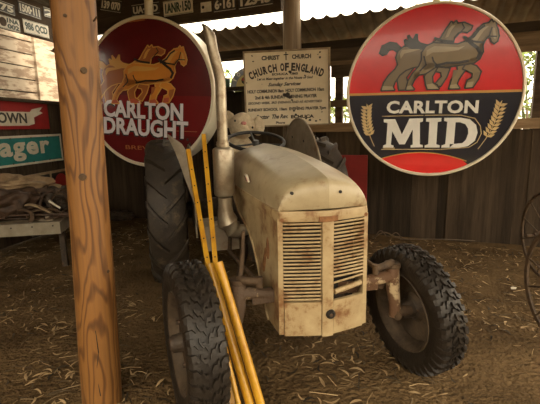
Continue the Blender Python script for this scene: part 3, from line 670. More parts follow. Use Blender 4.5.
def rear_wheel(x, sd):
    R, W = .60, .30; w = W/2; r0 = .36; mb = MB()
    mb.lathe([(-w*.66, r0), (-w*.9, r0+.05), (-w, r0+.11), (-w*.98, R-.07), (-w*.9, R-.03), (-w*.6, R-.005), (0, R+.004), (w*.6, R-.005), (w*.9, R-.03), (w*.98, R-.07), (w, r0+.11), (w*.9, r0+.05), (w*.66, r0)], None, 72, close=True)
    N = 17; mb.smooth = True
    for i in range(N):
        for s2 in (-1, 1):
            a = 2*PI*(i+(0 if s2 > 0 else .5))/N; prev = None
            for (ax, rr, da, hw) in ((-.02, R+.0, 0, .040), (.35, R-.002, .085, .040), (.68, R-.008, .18, .046), (.93, R-.03, .265, .056), (1.02, R-.075, .30, .056), (1.0, R-.12, .31, .045)):
                q = []
                for (dr, s) in ((-.01, -1), (.034, -.62), (.034, .62), (-.01, 1)):
                    aa = a-(da+s*hw)*1.0; q.append(mb.v((s2*ax*w, (rr+dr)*math.cos(aa), (rr+dr)*math.sin(aa))))
                if prev: mb.skin(prev, q)
                else: mb.face(q[::-1])
                prev = q
            mb.face(prev)
    o = mb.build('rear_tyre', 'rubber2', tr, 32); o.matrix_local = Matrix.Translation((x, 1.86, .63))
    rm = MB(); rm.lathe([(-.10, r0+.03), (-.11, r0+.02), (-.10, r0), (-.06, r0-.03), (.06, r0-.03), (.10, r0), (.11, r0+.02), (.10, r0+.03)], None, 56)
    rm.lathe([(0, r0-.03), (-.02*sd, .27), (-.05*sd, .2), (-.05*sd, .12), (-.02*sd, .10)], None, 48); rm.lathe([(.008, r0-.03), (-.012*sd, .27), (-.04*sd, .2), (-.04*sd, .12), (-.01*sd, .10)], None, 48)
    rm.build('rim', 'silver', o)
    hb = MB(); hb.lathe([(-.10, .001), (-.10, .08), (.06, .10), (.09, .06), (.10, .001)], None, 24)
    for i in range(8):
        a = 2*PI*i/8; hb.tube([(-.07, .15*math.cos(a), .15*math.sin(a)), (.04, .15*math.cos(a), .15*math.sin(a))], .014, 6)
    hb.build('hub', 'oily', o)
    return o
rear_wheel(-.715, -1); rear_wheel(.665, 1)

# mudguards: rounded upright plates with a narrow rolled lip
def fender(x, name='mudguard', cy=1.83, cz=.70, R=.69):
    mb = MB(); pts = []
    for i in range(40):
        a = math.radians(-8+196*i/39); rr = R*(1+.045*max(0, math.sin(a))**6); pts.append((cy-rr*math.cos(a), cz+rr*math.sin(a)))
    pts.append((cy+.6, .60)); pts.append((cy-.58, .56))
    m = Matrix(((0,0,1,x),(1,0,0,0),(0,1,0,0),(0,0,0,1))); mb.smooth = True
    mb.poly(pts, .006, m); o = mb.build(name, 'fender', tr)
    mb = MB(); mb.tube([(x+.003, p[0], p[1]) for p in pts[:40]], .009, 8); mb.build('rolled_edge', 'fender', o)
    for (yy, zz) in ((1.66, 1.22), (2.0, 1.25), (1.35, .95)):
        mb = MB(); mb.tube([(x-.003, yy, zz), (x+.010, yy, zz)], .012, 10); mb.build('bolt_hole', 'dark', o)
    return o
fl_ = fender(-.503, cy=1.84, cz=.60, R=.58); fender(.497)
PB = [(-.503, 1.27, .80), (-.503, 1.22, .93), (-.506, 1.24, 1.04), (-.525, 1.33, 1.15), (-.57, 1.45, 1.23), (-.66, 1.60, 1.30)]
PA = [(-.515, 1.25, .80), (-.545, 1.22, .90), (-.575, 1.23, 1.00), (-.605, 1.30, 1.11), (-.64, 1.42, 1.21), (-.68, 1.60, 1.30)]
def lerpP(P, t):
    f = t*(len(P)-1); i = min(int(f), len(P)-2); return Vector(P[i]).lerp(Vector(P[i+1]), f-i)
mb = MB(); prev = None
for i in range(21):
    a, c_ = lerpP(PB, i/20), lerpP(PA, i/20); q = [mb.v(a), mb.v((a+c_)/2+Vector((0,-.012,.006))), mb.v(c_), mb.v(c_+Vector((0,.006,-.004))), mb.v((a+c_)/2+Vector((0,-.006,.002))), mb.v(a+Vector((0,.006,-.004)))]
    if prev: mb.skin(prev, q)
    else: mb.face(q[::-1])
    prev = q
mb.face(prev); mb.build('flared_lip', 'fender', fl_)

# bonnet
def bsec(y): 
    st = [(-.150,.190,1.020,.05),(-.148,.200,1.060,.05),(-.138,.210,1.092,.05),(-.115,.216,1.108,.048),(-.06,.220,1.124,.035),(.05,.224,1.142,.02),(.25,.232,1.168,.0),(.5,.242,1.195,0),(.75,.252,1.214,0),(.95,.260,1.222,0),(1.12,.262,1.220,0),(1.16,.255,1.205,0)]
    return st
mb = MB(); prev = None; NB = 44; z0 = .955
secs = [(-.152, .218, .962, .05), (-.158, .219, .985, .05), (-.156, .217, 1.01, .05)]+[]
grid = []
def sec(y, hw, zt, vp, zs, n=3.7):
    row = []
    for k in range(NB+1):
        a = PI*k/NB; cx = -math.copysign(abs(math.cos(a))**(2/n), math.cos(a)); sz = abs(math.sin(a))**(2/n)
        x = hw*cx; z = zs+(zt-zs)*sz*(1-.17*abs(cx))+.004*max(0, 1-abs(x)/.012)*(sz > .9); row.append(mb.v((x, y+vp*1.25*(abs(cx))**1.1-.01, z)))
    return row
P_ = [(-.150,.219,.975,.052),(-.158,.219,1.0,.052),(-.160,.216,1.04,.052),(-.157,.211,1.075,.052),(-.149,.207,1.096,.052),(-.132,.206,1.110,.05),(-.08,.212,1.124,.04),(.0,.220,1.140,.025),(.12,.227,1.158,.01),(.3,.235,1.180,0),(.5,.243,1.200,0),(.72,.251,1.217,0),(.92,.258,1.226,0),(1.10,.262,1.226,0),(1.14,.258,1.212,0)]
for (y, hw, zt, vp) in P_: grid.append(sec(y, hw, zt, vp, .958))
for a, b_ in zip(grid, grid[1:]):
    for k in range(NB): mb.face([a[k], a[k+1], b_[k+1], b_[k]])
mb.face(grid[0]); mb.face(grid[-1][::-1])
for a, b_ in zip(grid, grid[1:]): mb.face([a[0], b_[0], b_[-1], a[-1]])
bon = B(mb, 'bonnet', 'grey', ang=32)
for e_ in bon.data.edges:
    if all(abs(bon.data.vertices[v].co.x) < 1e-4 for v in e_.vertices): e_.use_edge_sharp = True
for x in (-.158, .058):
    mb = MB(); yb_ = -.163+.065*(abs(x)/.21)**1.1-.012; mb.tube([(x, yb_+.03, 1.050), (x, yb_, 1.050)], .0075, 12); mb.build('bolt_hole', 'dark', bon)
def band(z0, z1, out, k, name, y1=1.0):      # pressed lip round the bonnet's lower edge
    mb = MB(); pa = []
    for (x, y) in [(-.262, y1), (-.245, .5), (-.228, .1), (-.2215, -.085), (-.212, -.108), (-.10, -.140), (0, -.160), (.10, -.140), (.212, -.108), (.2215, -.085), (.228, .1), (.245, .5), (.262, y1)]:
        n = Vector((x*1.2, -.3 if y > -.08 else -1 , 0)); n = Vector((math.copysign(1, x), 0, 0)) if y > -.09 else Vector((x*1.5, -1, 0)).normalized()
        p = Vector((x, y, 0)); pa.append((mb.v(p+n*out+Vector((0,0,z0))), mb.v(p+n*(out+.004)+Vector((0,0,(z0+z1)/2))), mb.v(p+n*out+Vector((0,0,z1))), mb.v(p-n*.012+Vector((0,0,z1))), mb.v(p-n*.012+Vector((0,0,z0)))))
    for a, b_ in zip(pa, pa[1:]):
        for k_ in range(5): mb.face([a[k_], a[(k_+1) % 5], b_[(k_+1) % 5], b_[k_]])
    return mb.build(name, k, tr)
band(.922, .968, .005, 'cowl', 'bonnet_lip')
# badge
mb = MB(); bx = TI @ on_plane(248, 178, TM @ Vector((-.249, 0, 0)), TM.to_3x3() @ Vector((1,0,0)))
bmx = Matrix(((0,0,-1,-.256),(-1,0,0,bx.y),(0,1,0,bx.z),(0,0,0,1))) @ Matrix.Rotation(math.radians(17), 4, 'X')
mb.box((0, 0, 0), (.060, .044, .012), bmx); bd = mb.build('badge', 'signwhite', tr)
mb = MB(); mb.box((.018, -.003, .0065), (.014, .028, .003), bmx); mb.build('red_mark', 'red', bd)
mb = MB(); text_into(mb, 'E', -.010, 0, .020, .030, .0066, .001, .01, 0, 0, 1, bmx); mb.build('letter', 'plainink', bd)

# side cowl panels
for sx in (-1, 1):
    P = [(-.105,.375),(-.105,.93),(.0,.94),(.5,.935),(.97,.925),(.93,.865),(.80,.80),(.65,.765),(.50,.735),(.40,.68),(.32,.61),(.24,.52),(.17,.43),(.09,.36)]
    mb = MB()
    A = []; n = len(P)
    for (y, z) in P:
        x = sx*(.2215+.032*max(0, y)); A.append((mb.v((x, y, z)), mb.v((x-sx*.006, y, z))))
    f1_ = mb.face([a[0] for a in A]); f2_ = mb.face([a[1] for a in A][::-1])
    for i in range(n): mb.face([A[i][0], A[(i+1) % n][0], A[(i+1) % n][1], A[i][1]])
    f1_.normal_update(); f2_.normal_update(); bmesh.ops.triangulate(mb.bm, faces=[f1_, f2_], ngon_method='EAR_CLIP')
    sp = mb.build('side_panel', 'cowl', tr)
    mb = MB(); mb.tube([(sx*(.224+.032*max(0, y)), y, z) for y, z in P[4:]], .006, 8); mb.build('rolled_edge', 'cowl', sp)
    mb = MB(); lumpy((sx*.228, .07, .745), (.016, .05, .11), .3, 3, 2, 5, mb); mb.tube([(sx*.229, .10, .74), (sx*.231, .13, .66), (sx*.229, .16, .60)], [.008, .012, .006], 8)
    mb.build('dented_bracket', 'rust', sp)
# nose: two grille frames meeting in a shallow V, centre bar, louvres, lower panels
def nosept(x, z, out=0):
    t = abs(x)/.212; y = -.155+.048*t**1.2; return Vector((x, y-out, z))
mb = MB(); sh = MB()
def strip(mb, x0, x1, z0, z1, out=.004, th=.014, n=4, zb0=None, zb1=None):
    zb0 = z0 if zb0 is None else zb0; prev = None
    for i in range(n+1):
        x = x0+(x1-x0)*i/n; za = z0+(zb0-z0)*i/n
        q = [mb.v(nosept(x, za, out)), mb.v(nosept(x, z1, out)), mb.v(nosept(x, z1, out-th)), mb.v(nosept(x, za, out-th))]
        if prev: mb.skin(prev, q)
        else: mb.face(q[::-1])
        prev = q
    mb.face(prev)
strip(mb, -.027, .027, .365, .935, .010, .03, 4)
B(mb, 'centre_bar', 'cowl')
for sx in (-1, 1):
    mb = MB(); strip(mb, sx*.200, sx*.2225, .375, .935, .003, .03, 3); strip(mb, sx*.024, sx*.205, .918, .94, .002, .02, 4)
    gf = B(mb, 'grille_frame', 'cowl'); mb = MB(); strip(mb, sx*.030, sx*.198, .37, .535, .006, .02, 5, ); mb.build('lower_panel', 'cowl', gf)
    NL = 22
    for i in range(NL):
        z = .550+(.910-.550)*i/(NL-1)
        if sx > 0 and i < 5: continue
        mb = MB(); prev = None
        for k in range(7):
            x = sx*(.031+(.199-.031)*k/6); sag = 0
            if sx > 0 and i == 5: sag = -.012*(1-k/6)
            p = nosept(x, z+sag, 0); q = [mb.v(p+Vector((0, -.002, .0034))), mb.v(p+Vector((0, -.008, -.0014))), mb.v(p+Vector((0, -.006, -.0046))), mb.v(p+Vector((0, .003, -.0010))), mb.v(p+Vector((0, .003, .0020)))]
            if prev: mb.skin(prev, q)
            else: mb.face(q[::-1])
            prev = q
        mb.face(prev); mb.build('louvre', 'cowl', gf)
    if sx > 0:
        mb = MB(); mb.tube([nosept(.04, .575, -.004), nosept(.11, .582, -.006), nosept(.19, .592, -.004)], .013, 10); mb.build('loose_bar', 'cowl', gf)
mb = MB(); mb.box((0, .03, .66), (.38, .10, .56)); B(mb, 'radiator_core', 'dark')
mb = MB(); strip(mb, -.045, .045, .920, .945, .018, .01, 4); B(mb, 'rust_plate', 'rust')
mb = MB(); c_ = nosept(.012, .475, .012); mb.tube([c_+Vector((0, .008, 0)), c_+Vector((0, -.006, 0)), c_+Vector((0, -.016, 0))], [.024, .022, .014], 20); kb = B(mb, 'starting_handle_hole', 'black')
mb = MB(); mb.tube([c_+Vector((-.004, -.012, .003)), c_+Vector((-.004, -.02, .003))], .008, 12); mb.build('pin', 'rusty', kb)
for z, x in ((.93, .205), (.93, -.205)): mb = MB(); mb.tube([nosept(x, z, -.004), nosept(x, z, .012)], .009, 10); B(mb, 'nose_bolt', 'rust')

# engine, gearbox, axle
mb = MB(); mb.box((0, .52, .66), (.24, .80, .50)); mb.box((0, .52, .37), (.20, .70, .16)); mb.box((0, .50, .93), (.16, .66, .09))
for i in range(4): mb.tube([(-.125, .25+.17*i, .62), (-.145, .25+.17*i, .62)], .045, 14)
for i in range(9): mb.tube([(-.12, .18+.085*i, .83), (-.14, .18+.085*i, .83)], .012, 6)
eng = B(mb, 'engine_block', 'oily')
mb = MB(); mb.tube([(-.14, .90, .55), (-.19, .90, .55)], .0, 8) if False else None
mb.tube([(-.17, .62, .52), (-.17, .62, .72)], [.055, .055], 18); mb.tube([(-.17, .62, .715), (-.17, .62, .745)], [.06, .03], 18); mb.build('oil_filter', 'oily', eng); mb = MB(); mb.tube([(-.17, .82, .60), (-.17, .94, .60)], .05, 16); mb.build('starter_motor', 'oily', eng)
for P_h in ([(-.155, .30, .80), (-.155, .46, .70), (-.16, .58, .82), (-.155, .7, .66)], [(-.16, .25, .60), (-.18, .45, .55), (-.165, .75, .50)], [(-.15, .35, .9), (-.20, .5, .87), (-.18, .7, .78), (-.15, .85, .7)]):
    mb = MB(); mb.tube(P_h, .009, 8); mb.build('engine_hose', 'black', eng)
mb = MB(); mb.box((0, 1.35, .62), (.26, .90, .40)); mb.box((0, 1.86, .62), (.46, .40, .38)); mb.tube([(-.56, 1.86, .63), (-.2, 1.86, .63), (.2, 1.86, .63), (.56, 1.86, .63)], [.07, .11, .11, .07], 20); mb.box((-.30, 1.30, .55), (.26, .26, .05)); mb.box((.30, 1.30, .55), (.26, .26, .05)); mb.box((-.31, 1.08, .60), (.16, .14, .20)); mb.box((0, 1.18, .95), (.34, .10, .40))
B(mb, 'gearbox', 'oily')
mb = MB(); mb.box((-.36, 1.0, .60), (.24, .26, .16)); mb.box((-.36, 1.0, .685), (.26, .28, .02)); mb.tube([(-.36, .92, .69), (-.36, .92, .715)], .03, 12); B(mb, 'battery_box', 'fender')
# exhaust: elbow from the manifold, silencer, stack with slanted tip
mz = .93; ex, ey = -.362, .60
mb = MB(); mb.tube([(-.15, .60, .74), (-.24, .60, .72), (-.29, .60, .715), (-.318, .60, .73), (-.350, .60, .775), (ex, ey, .83), (ex, ey, .88), (ex, ey, .93)], [.028, .034, .046, .062, .066, .050, .044, .044], 20); exh = B(mb, 'exhaust_elbow', 'silver')
mb = MB(); mb.tube([(ex, ey, .935), (ex, ey, .945), (ex, ey, .955), (ex, ey, 1.215), (ex, ey, 1.225), (ex, ey, 1.232)], [.04, .058, .063, .063, .058, .042], 32); sil = B(mb, 'silencer', 'silver')
mb = MB(); tp = TI @ at_depth(206.8, 27.5, 1.951+.60*math.cos(TH)-.40*math.sin(TH)); m1 = TI @ at_depth(213.2, 52, 1.951+.60*math.cos(TH)-.40*math.sin(TH)); m2 = TI @ at_depth(210.5, 38, 1.951+.60*math.cos(TH)-.40*math.sin(TH))
pts = [Vector((ex, ey, 1.20)), Vector((ex, ey, 1.5)), Vector((ex-.002, ey, m1.z-.14)), m1, m2, tp]
n_ = 16; cur = []
for i in range(len(pts)-1):
    for k in range(3):
        t = k/3; p0 = pts[max(i-1, 0)]; p1 = pts[i]; p2 = pts[i+1]; p3 = pts[min(i+2, len(pts)-1)]
        cur.append(.5*((2*p1)+(-p0+p2)*t+(2*p0-5*p1+4*p2-p3)*t*t+(-p0+3*p1-3*p2+p3)*t**3))
cur.append(pts[-1]); mb.tube(cur, [.031]*(len(cur)-1)+[.031], 20, caps=False, ref=(0,1,0))
for v in mb.bm.verts:
    if (v.co-tp).length < .045: v.co += Vector((0, 0, (tp.x-v.co.x)*.95))
mb.tube([Vector((ex, ey, 1.20)), Vector((ex, ey, 1.265))], .037, 20); mb.tube([Vector((ex, ey, 1.245)), Vector((ex, ey, 1.25))], .040, 20)
stk = B(mb, 'exhaust_stack', 'silver')
md = stk.modifiers.new('wall', 'SOLIDIFY'); md.thickness = .003; md.offset = -1
# front axle, king pins, arms, rods
mb = MB(); mb.box((0, .02, .47), (.34, .09, .10)); mb.tube([(0, -.06, .47), (0, .16, .47)], .05, 16); B(mb, 'axle_pivot', 'oily')
for sx in (-1, 1):
    kd = -.035 if sx < 0 else 0
    mb = MB()
    mb.tube([(sx*.12, .0, .52), (sx*.30, .0, .55), (sx*(.40+kd), .0, .56), (sx*(.425+kd), .0, .54)], [.030, .030, .034, .036], 10); mb.box((sx*.22, 0, .535), (.22, .05, .062))
    mb.tube([(sx*(.425+kd), 0, .62), (sx*(.425+kd), 0, .60), (sx*(.43+kd), 0, .50), (sx*(.445+kd), -.0, .40), (sx*(.45+kd), 0, .335)], [.025, .036, .036, .030, .034], 16)
    ax = B(mb, 'axle_arm', 'flaky' if sx > 0 else 'grimy')
    mb = MB(); mb.tube([(sx*(.44+kd), 0, .36), (sx*(.54+kd*1.0), 0, .352)], [.034, .026], 14); mb.tube([(sx*.45, -.035, .34), (sx*.45, .03, .34)], .02, 10); mb.build('stub_axle', 'rusty', ax)
    mb = MB(); mb.tube([(sx*(.425+kd), 0, .61), (sx*(.425+kd), 0, .635)], .042, 14); mb.tube([(sx*(.42+kd), .0, .630), (sx*.37, -.03, .632), (sx*.30, -.05, .628)], [.024, .020, .017], 10); mb.tube([(sx*.30, -.05, .60), (sx*.30, -.05, .65)], .017, 10); mb.build('steering_arm', 'rusty', ax)
    mb = MB(); mb.tube([(sx*.31, -.045, .625), (sx*.36, .5, .62), (sx*.26, 1.05, .80)], [.012, .013, .013], 10); B(mb, 'drag_link', 'rusty')
    mb = MB(); mb.tube([(sx*.38, .03, .50), (sx*.30, .5, .48), (sx*.14, 1.15, .45)], [.022, .022, .022], 10); B(mb, 'radius_rod', 'rusty')
mb = MB(); p1_ = TI @ at_depth(238.3, 229, 1.86); p1_.x = max(p1_.x, -.36); mb.tube([(-.385, 0, .62), (-.378, 0, .66), (-.365, 0, .78), (-.36, .0, .865)], [.018, .011, .010, .008], 10); B(mb, 'upright_rod', 'rusty')
# steering, seat
mb = MB(); cw = Vector((0, 1.36, 1.240)); tl = math.radians(17); mw = Matrix.Translation(cw) @ Matrix.Rotation(tl, 4, 'X')
mb.tube([mw @ Vector((.225*math.cos(2*PI*i/48), .225*math.sin(2*PI*i/48), 0)) for i in range(49)], .0135, 10, caps=False); sw = B(mb, 'steering_wheel', 'black')
for a in (90, 210, 330):
    ar = math.radians(a); mb = MB(); mb.tube([mw @ Vector((.02*math.cos(ar), .02*math.sin(ar), -.02)), mw @ Vector((.12*math.cos(ar), .12*math.sin(ar), -.012)), mw @ Vector((.225*math.cos(ar), .225*math.sin(ar), 0))], .008, 8); mb.build('spoke', 'black', sw)
mb = MB(); mb.tube([mw @ Vector((0,0,-.03)), mw @ Vector((0,0,.006))], [.034, .022], 16); mb.build('wheel_hub', 'black', sw)
mb = MB(); mb.tube([mw @ Vector((0,0,-.02)), (-.02, 1.22, .95)], .02, 12); B(mb, 'steering_column', 'oily')
mb = MB(); mb.tube([(0, 1.75, .80), (0, 1.95, .93)], .022, 8)
st_ = []; 
for r, z in ((.01, .955), (.12, .95), (.18, .965), (.205, 1.0), (.21, 1.03), (.20, 1.03), (.175, .985), (.12, .965), (.01, .967)): st_.append((r, z))
prev = None
for r, z in st_:
    g = [mb.v((r*1.1*math.cos(2*PI*k/32), 1.86+r*math.sin(2*PI*k/32), z+(.05*max(0, math.sin(2*PI*k/32)) if r > .15 else 0))) for k in range(32)]
    if prev: mb.skin(prev, g)
    prev = g
B(mb, 'seat_pan', 'fender')

# plush toy on the seat
pl_c = TM @ Vector((-.005, 1.84, .975))
t = thing('plush_toy', 'beige plush animal with a pink nose slumped on the tractor seat', 'plush toy', Matrix.Translation(pl_c))
def px_local(px, py, dy=0): return at_depth(px, py, pl_c.y+dy)-pl_c
mb = MB(); a = px_local(233, 136); lumpy((a.x+.02, .03, .15), (.36, .26, .31), .12, 2.5, 4, 1, mb); mb.build('body', 'plush', t)
mb = MB(); a = px_local(242, 126); lumpy((a.x, -.02, a.z), (.235, .20, .235), .06, 2, 4, 2, mb); mb.build('head', 'plush', t)
mb = MB(); a = px_local(228, 119.5); lumpy((a.x, .02, a.z), (.125, .08, .15), .15, 2, 3, 3, mb); mb.build('ear', 'plush', t)
mb = MB(); a = px_local(258, 126); lumpy((a.x, -.01, a.z), (.12, .08, .17), .12, 2, 3, 4, mb); mb.build('ear', 'plush', t)
mb = MB(); a = px_local(243, 130); lumpy((a.x, -.115, a.z), (.14, .10, .10), .08, 2, 3, 6, mb); mb.build('muzzle', 'plush', t)
mb = MB(); a = px_local(244.5, 123.5); lumpy((a.x, -.128, a.z), (.05, .03, .035), .05, 2, 2, 7, mb); mb.build('nose', 'plushpink', t)
for p in ((253, 127.5), (236, 121)): a = px_local(*p); mb = MB(); lumpy((a.x, -.105, a.z), (.018, .014, .022), 0, 2, 2, 7, mb); mb.build('eye', 'black', t)
mb = MB(); a = px_local(228, 134); lumpy((a.x, -.12, .18), (.09, .18, .08), .08, 2, 3, 8, mb); mb.build('paw', 'plush', t)

# ================================================================== YELLOW BARS leaning over the front axle
def bar_thing(name, label, kind, a, b_, r, group=None, holes=True):
    group = 'upright perforated yellow bars' if kind == 'angle' else 'leaning yellow pipes'
    a, b_ = Vector(a), Vector(b_); d = (b_-a); L = d.length; t = thing(name, label, 'bar' if kind == 'angle' else 'pipe', frame(a, d.cross(Vector((0,-1,.2))).normalized().cross(d).normalized(), d.cross(Vector((0,-1,.2))).normalized()) if False else Matrix.Translation(a) @ d.to_track_quat('Z', 'Y').to_matrix().to_4x4(), group=group)
    mb = MB()
    if kind == 'angle':
        mb.smooth = False; mb.box((0, 0, L/2), (r*2, r*2, L)); mb.build('bar_stock', 'yellow', t); 
        mb = MB(); n = int(L/.11)
        for i in range(n):
            z = .05+i*.11
            mb.tube([(0, r-.001, z), (0, r+.0015, z)], .0045, 8); mb.tube([(0, -r+.001, z), (0, -r-.0015, z)], .0045, 8); mb.tube([(r-.001, 0, z), (r+.0015, 0, z)], .0045, 8); mb.tube([(-r+.001, 0, z), (-r-.0015, 0, z)], .0045, 8)
        mb.build('bolt_holes', 'dark', t)
    else:
        mb.tube([(0, 0, 0), (0, 0, L)], r, 20, caps=True); mb.build('pipe_body', 'yellow', t)
        mb = MB(); mb.tube([(0, 0, L-.0005), (0, 0, L+.0006)], r*.72, 16); mb.build('open_end', 'dark', t)
    return t
def gz(px, py): p = at_z(px, py); p.z = .0; return p
bar_thing('steel_bar', 'long perforated yellow steel bar, left one of the upright pair reaching past the mudguard', 'angle', gz(236, 428), at_depth(188, 150, 2.50), .0125)
bar_thing('steel_bar', 'long perforated yellow steel bar, right and taller one of the upright pair beside the silencer', 'angle', gz(231, 432), at_depth(203.5, 135, 2.55), .0125)
bar_thing('yellow_pipe', 'thick short yellow pipe on top of the leaning bundle, nearest the front tyre', 'pipe', gz(258, 432), at_depth(209.5, 264, 1.90), .0215)
bar_thing('yellow_pipe', 'thick yellow pipe of the leaning bundle on the side nearest the grille', 'pipe', gz(269, 432), at_depth(218.5, 262, 1.84), .020)
bar_thing('yellow_pipe', 'thin yellow pipe of the leaning bundle, between the thick pipes and the tyre', 'pipe', gz(247, 440), at_depth(206.5, 270, 1.90), .012)
bar_thing('yellow_pipe', 'short thin yellow pipe standing against the left front tyre tread', 'pipe', gz(227, 440), at_depth(221.5, 335, 1.86), .008)

# ================================================================== BENCH WITH JUNK
zt = .50
A1 = at_z(0, 225.4, zt); A2 = at_z(58.6, 222, zt)
bxd = (A2-A1).normalized(); 
byl = .80; bl = 1.04
t = thing('workbench', 'low rough bench with a pale metal apron along the left wall', 'bench', Matrix.Translation((A2.x, A2.y, 0)) @ Matrix.Rotation(math.atan2(bxd.y, bxd.x), 4, 'Z'))
mb = MB(); mb.smooth = False
for i in range(5):
    mb.tv = 1; mb.box((-bl/2, .08+.160*i, zt-.013), (bl, .156, .026))
mb.build('top_boards', 'benchtop', t)
mb = MB(); mb.smooth = False; mb.box((-bl/2, -.008, zt-.055), (bl, .012, .112)); mb.box((-bl/2, .01, zt+.002), (bl, .05, .005)); mb.build('front_apron', 'alu', t)
mb = MB(); mb.smooth = False; mb.box((.006, byl/2-.014, zt-.055), (.012, byl, .112)); mb.build('end_apron', 'alu', t)
for (x, y) in ((-.04, .20), (-.06, byl-.06), (-bl+.06, .06), (-bl+.06, byl-.1)):
    mb = MB(); mb.smooth = False; mb.box((x, y, zt/2-.04), (.05, .05, zt-.07)); mb.build('leg', 'oily', t)
for i in range(6): mb = MB(); mb.tube([(-.05-i*.18, -.013, zt-.03), (-.05-i*.18, -.018, zt-.03)], .007, 8); mb.build('rivet', 'dark', t)
BMX = t.matrix_world.copy() if False else (Matrix.Translation((A2.x, A2.y, 0)) @ Matrix.Rotation(math.atan2(bxd.y, bxd.x), 4, 'Z'))
def bt(x, y, z=0): return BMX @ Vector((x, y, zt+.004+z))
def on_bench(px, py, y):      # pixel -> bench point on the vertical plane y = const
    n = BMX.to_3x3() @ Vector((0,1,0)); return on_plane(px, py, bt(0, y), n)
rz = math.atan2(bxd.y, bxd.x)
def jt(name, label, cat, px, py, y):
    p = on_bench(px, py, y); t = thing(name, label, cat, Matrix.Translation(p) @ Matrix.Rotation(rz, 4, 'Z')); return t, p
def base_z(mb):
    z = min(v.co.z for v in mb.bm.verts)
    for v in mb.bm.verts: v.co.z -= z
def junk(mb, name, k, label, cat, px, y, lift=0, ang=60):
    base_z(mb); p = on_bench(px, 215, y); p.z = zt+.006+lift; o = mb.build(name, k, None, ang, loc=p); o.rotation_euler = (0, 0, rz); return tag(o, label, cat)
mb = MB(); lumpy((0,0,0), (.50, .36, .30), .4, 2.4, 5, 11, mb); junk(mb, 'leather_sack', 'leather', 'brown lumpy leather sack lying at the left end of the bench', 'sack', 14, .28)
mb = MB(); lumpy((0,0,0), (.50, .32, .30), .45, 2.2, 5, 31, mb); junk(mb, 'leather_saddle', 'leather', 'dark leather saddle flap heaped at the rear of the bench', 'saddle', 36, .50)
mb = MB(); lumpy((0,0,0), (.80, .34, .22), .45, 2.6, 5, 17, mb); junk(mb, 'canvas_tarp', 'canvas', 'tan folded canvas tarp draped across the heap on the bench', 'tarp', 14, .48, .17)
mb = MB(); mb.smooth = True
def ribbon(pts, w, th):
    mb = MB(); prev = None
    for i, p in enumerate(pts):
        p = Vector(p); d = (Vector(pts[min(i+1, len(pts)-1)])-Vector(pts[max(0, i-1)])).normalized(); n = Vector((0,1,0)); u = d.cross(n).normalized()
        q = [mb.v(p+n*w/2+u*th/2), mb.v(p-n*w/2+u*th/2), mb.v(p-n*w/2-u*th/2), mb.v(p+n*w/2-u*th/2)]
        if prev: mb.skin(prev, q)
        else: mb.face(q[::-1])
        prev = q
    mb.face(prev); return mb
def cat_(pts, n=6):
    out = []; P = [Vector(p) for p in pts]
    for i in range(len(P)-1):
        p0 = P[max(i-1, 0)]; p1 = P[i]; p2 = P[i+1]; p3 = P[min(i+2, len(P)-1)]
        for k in range(n):
            t_ = k/n; out.append(.5*((2*p1)+(-p0+p2)*t_+(2*p0-5*p1+4*p2-p3)*t_*t_+(-p0+3*p1-3*p2+p3)*t_**3))
    out.append(P[-1]); return out
junk(ribbon(cat_([(-.55,0,.20),(-.35,0,.235),(-.1,0,.225),(.1,0,.24),(.22,0,.22)]), .10, .016), 'pale_strap', 'strap', 'long pale webbing strap lying across the top of the heap', 'strap', 25, .34, .30)
junk(ribbon(cat_([(-.16,0,.13),(-.05,0,.14),(.06,0,.09),(.16,0,.02),(.24,0,.0)]), .05, .014), 'canvas_belt', 'strap', 'tan belt curving down the front of the leather sack', 'belt', 38, .17, .0)
rj = random.Random(12)
lab = ['dark leather strap looped at the bench end behind the post', 'rusty wire loop standing up in the heap beside the post', 'brown leather rein snaking along the bench front', 'thin dark leather strap curled over the saddle', 'iron trace loop lying near the hook blade', 'worn harness strap bent over the bench corner']
for i, (px, y, sx_, sz_, r) in enumerate(((56,.30,.13,.26,.013),(63,.22,.08,.28,.008),(28,.12,.42,.05,.012),(44,.36,.22,.26,.011),(45,.14,.18,.07,.013),(66,.34,.12,.20,.011))):
    pts = []; n = 9
    for k in range(n):
        a = 2*PI*k/(n-1)*1.15+i; pts.append((sx_*math.cos(a)*rj.uniform(.75, 1.1), .06*math.sin(a*1.3+i), sz_*(.5+.5*math.sin(a))*rj.uniform(.8, 1.1)))
    mb = MB(); mb.tube(cat_(pts), r, 8); junk(mb, 'harness_strap' if i not in (1, 4) else 'iron_loop', 'leather' if i not in (1, 4) else 'rusty', lab[i], 'strap' if i not in (1, 4) else 'loop', px, y)['group'] = 'harness pieces on the bench'
mb = MB(); m_ = Matrix.Rotation(PI/2, 4, 'X')
mb.poly([(-.02,.0),(.01,-.004),(.035,.02),(.04,.06),(.03,.09),(.0,.115),(-.05,.13),(-.10,.125),(-.10,.115),(-.055,.112),(-.01,.095),(.008,.065),(.0,.03)], .014, m_); junk(mb, 'hook_blade', 'rusty', 'curved rusty hook blade hanging over the bench front edge', 'blade', 30, .03)
mb = MB(); mb.tube([(-.035,0,.10), (.045,0,.035)], .013, 12); mb.tube([(-.05,0,.112),(-.035,0,.10)], .018, 12); junk(mb, 'steel_pin', 'chrome', 'short bright steel pin among the straps near the bench end', 'pin', 56, .16, .09)
mb = MB(); R_ = Matrix.Rotation(0, 4, 'X'); lumpy((0,0,0), (.30, .26, .26), .5, 3, 4, 44, mb); junk(mb, 'iron_scrap', 'oily', 'dark lump of greasy iron scrap at the bench end near the post', 'scrap', 62, .42)
mb = MB(); mb.tube([(-.04, 0, 0), (.04, 0, 0)], .001, 4) if False else None
mb.box((0,0,.01), (.12, .10, .012)); mb.tube([(0, 0, .016), (0, 0, .04)], .02, 12); junk(mb, 'iron_flange', 'fender', 'small pale iron flange lying on the bench front edge', 'flange', 47, .10)

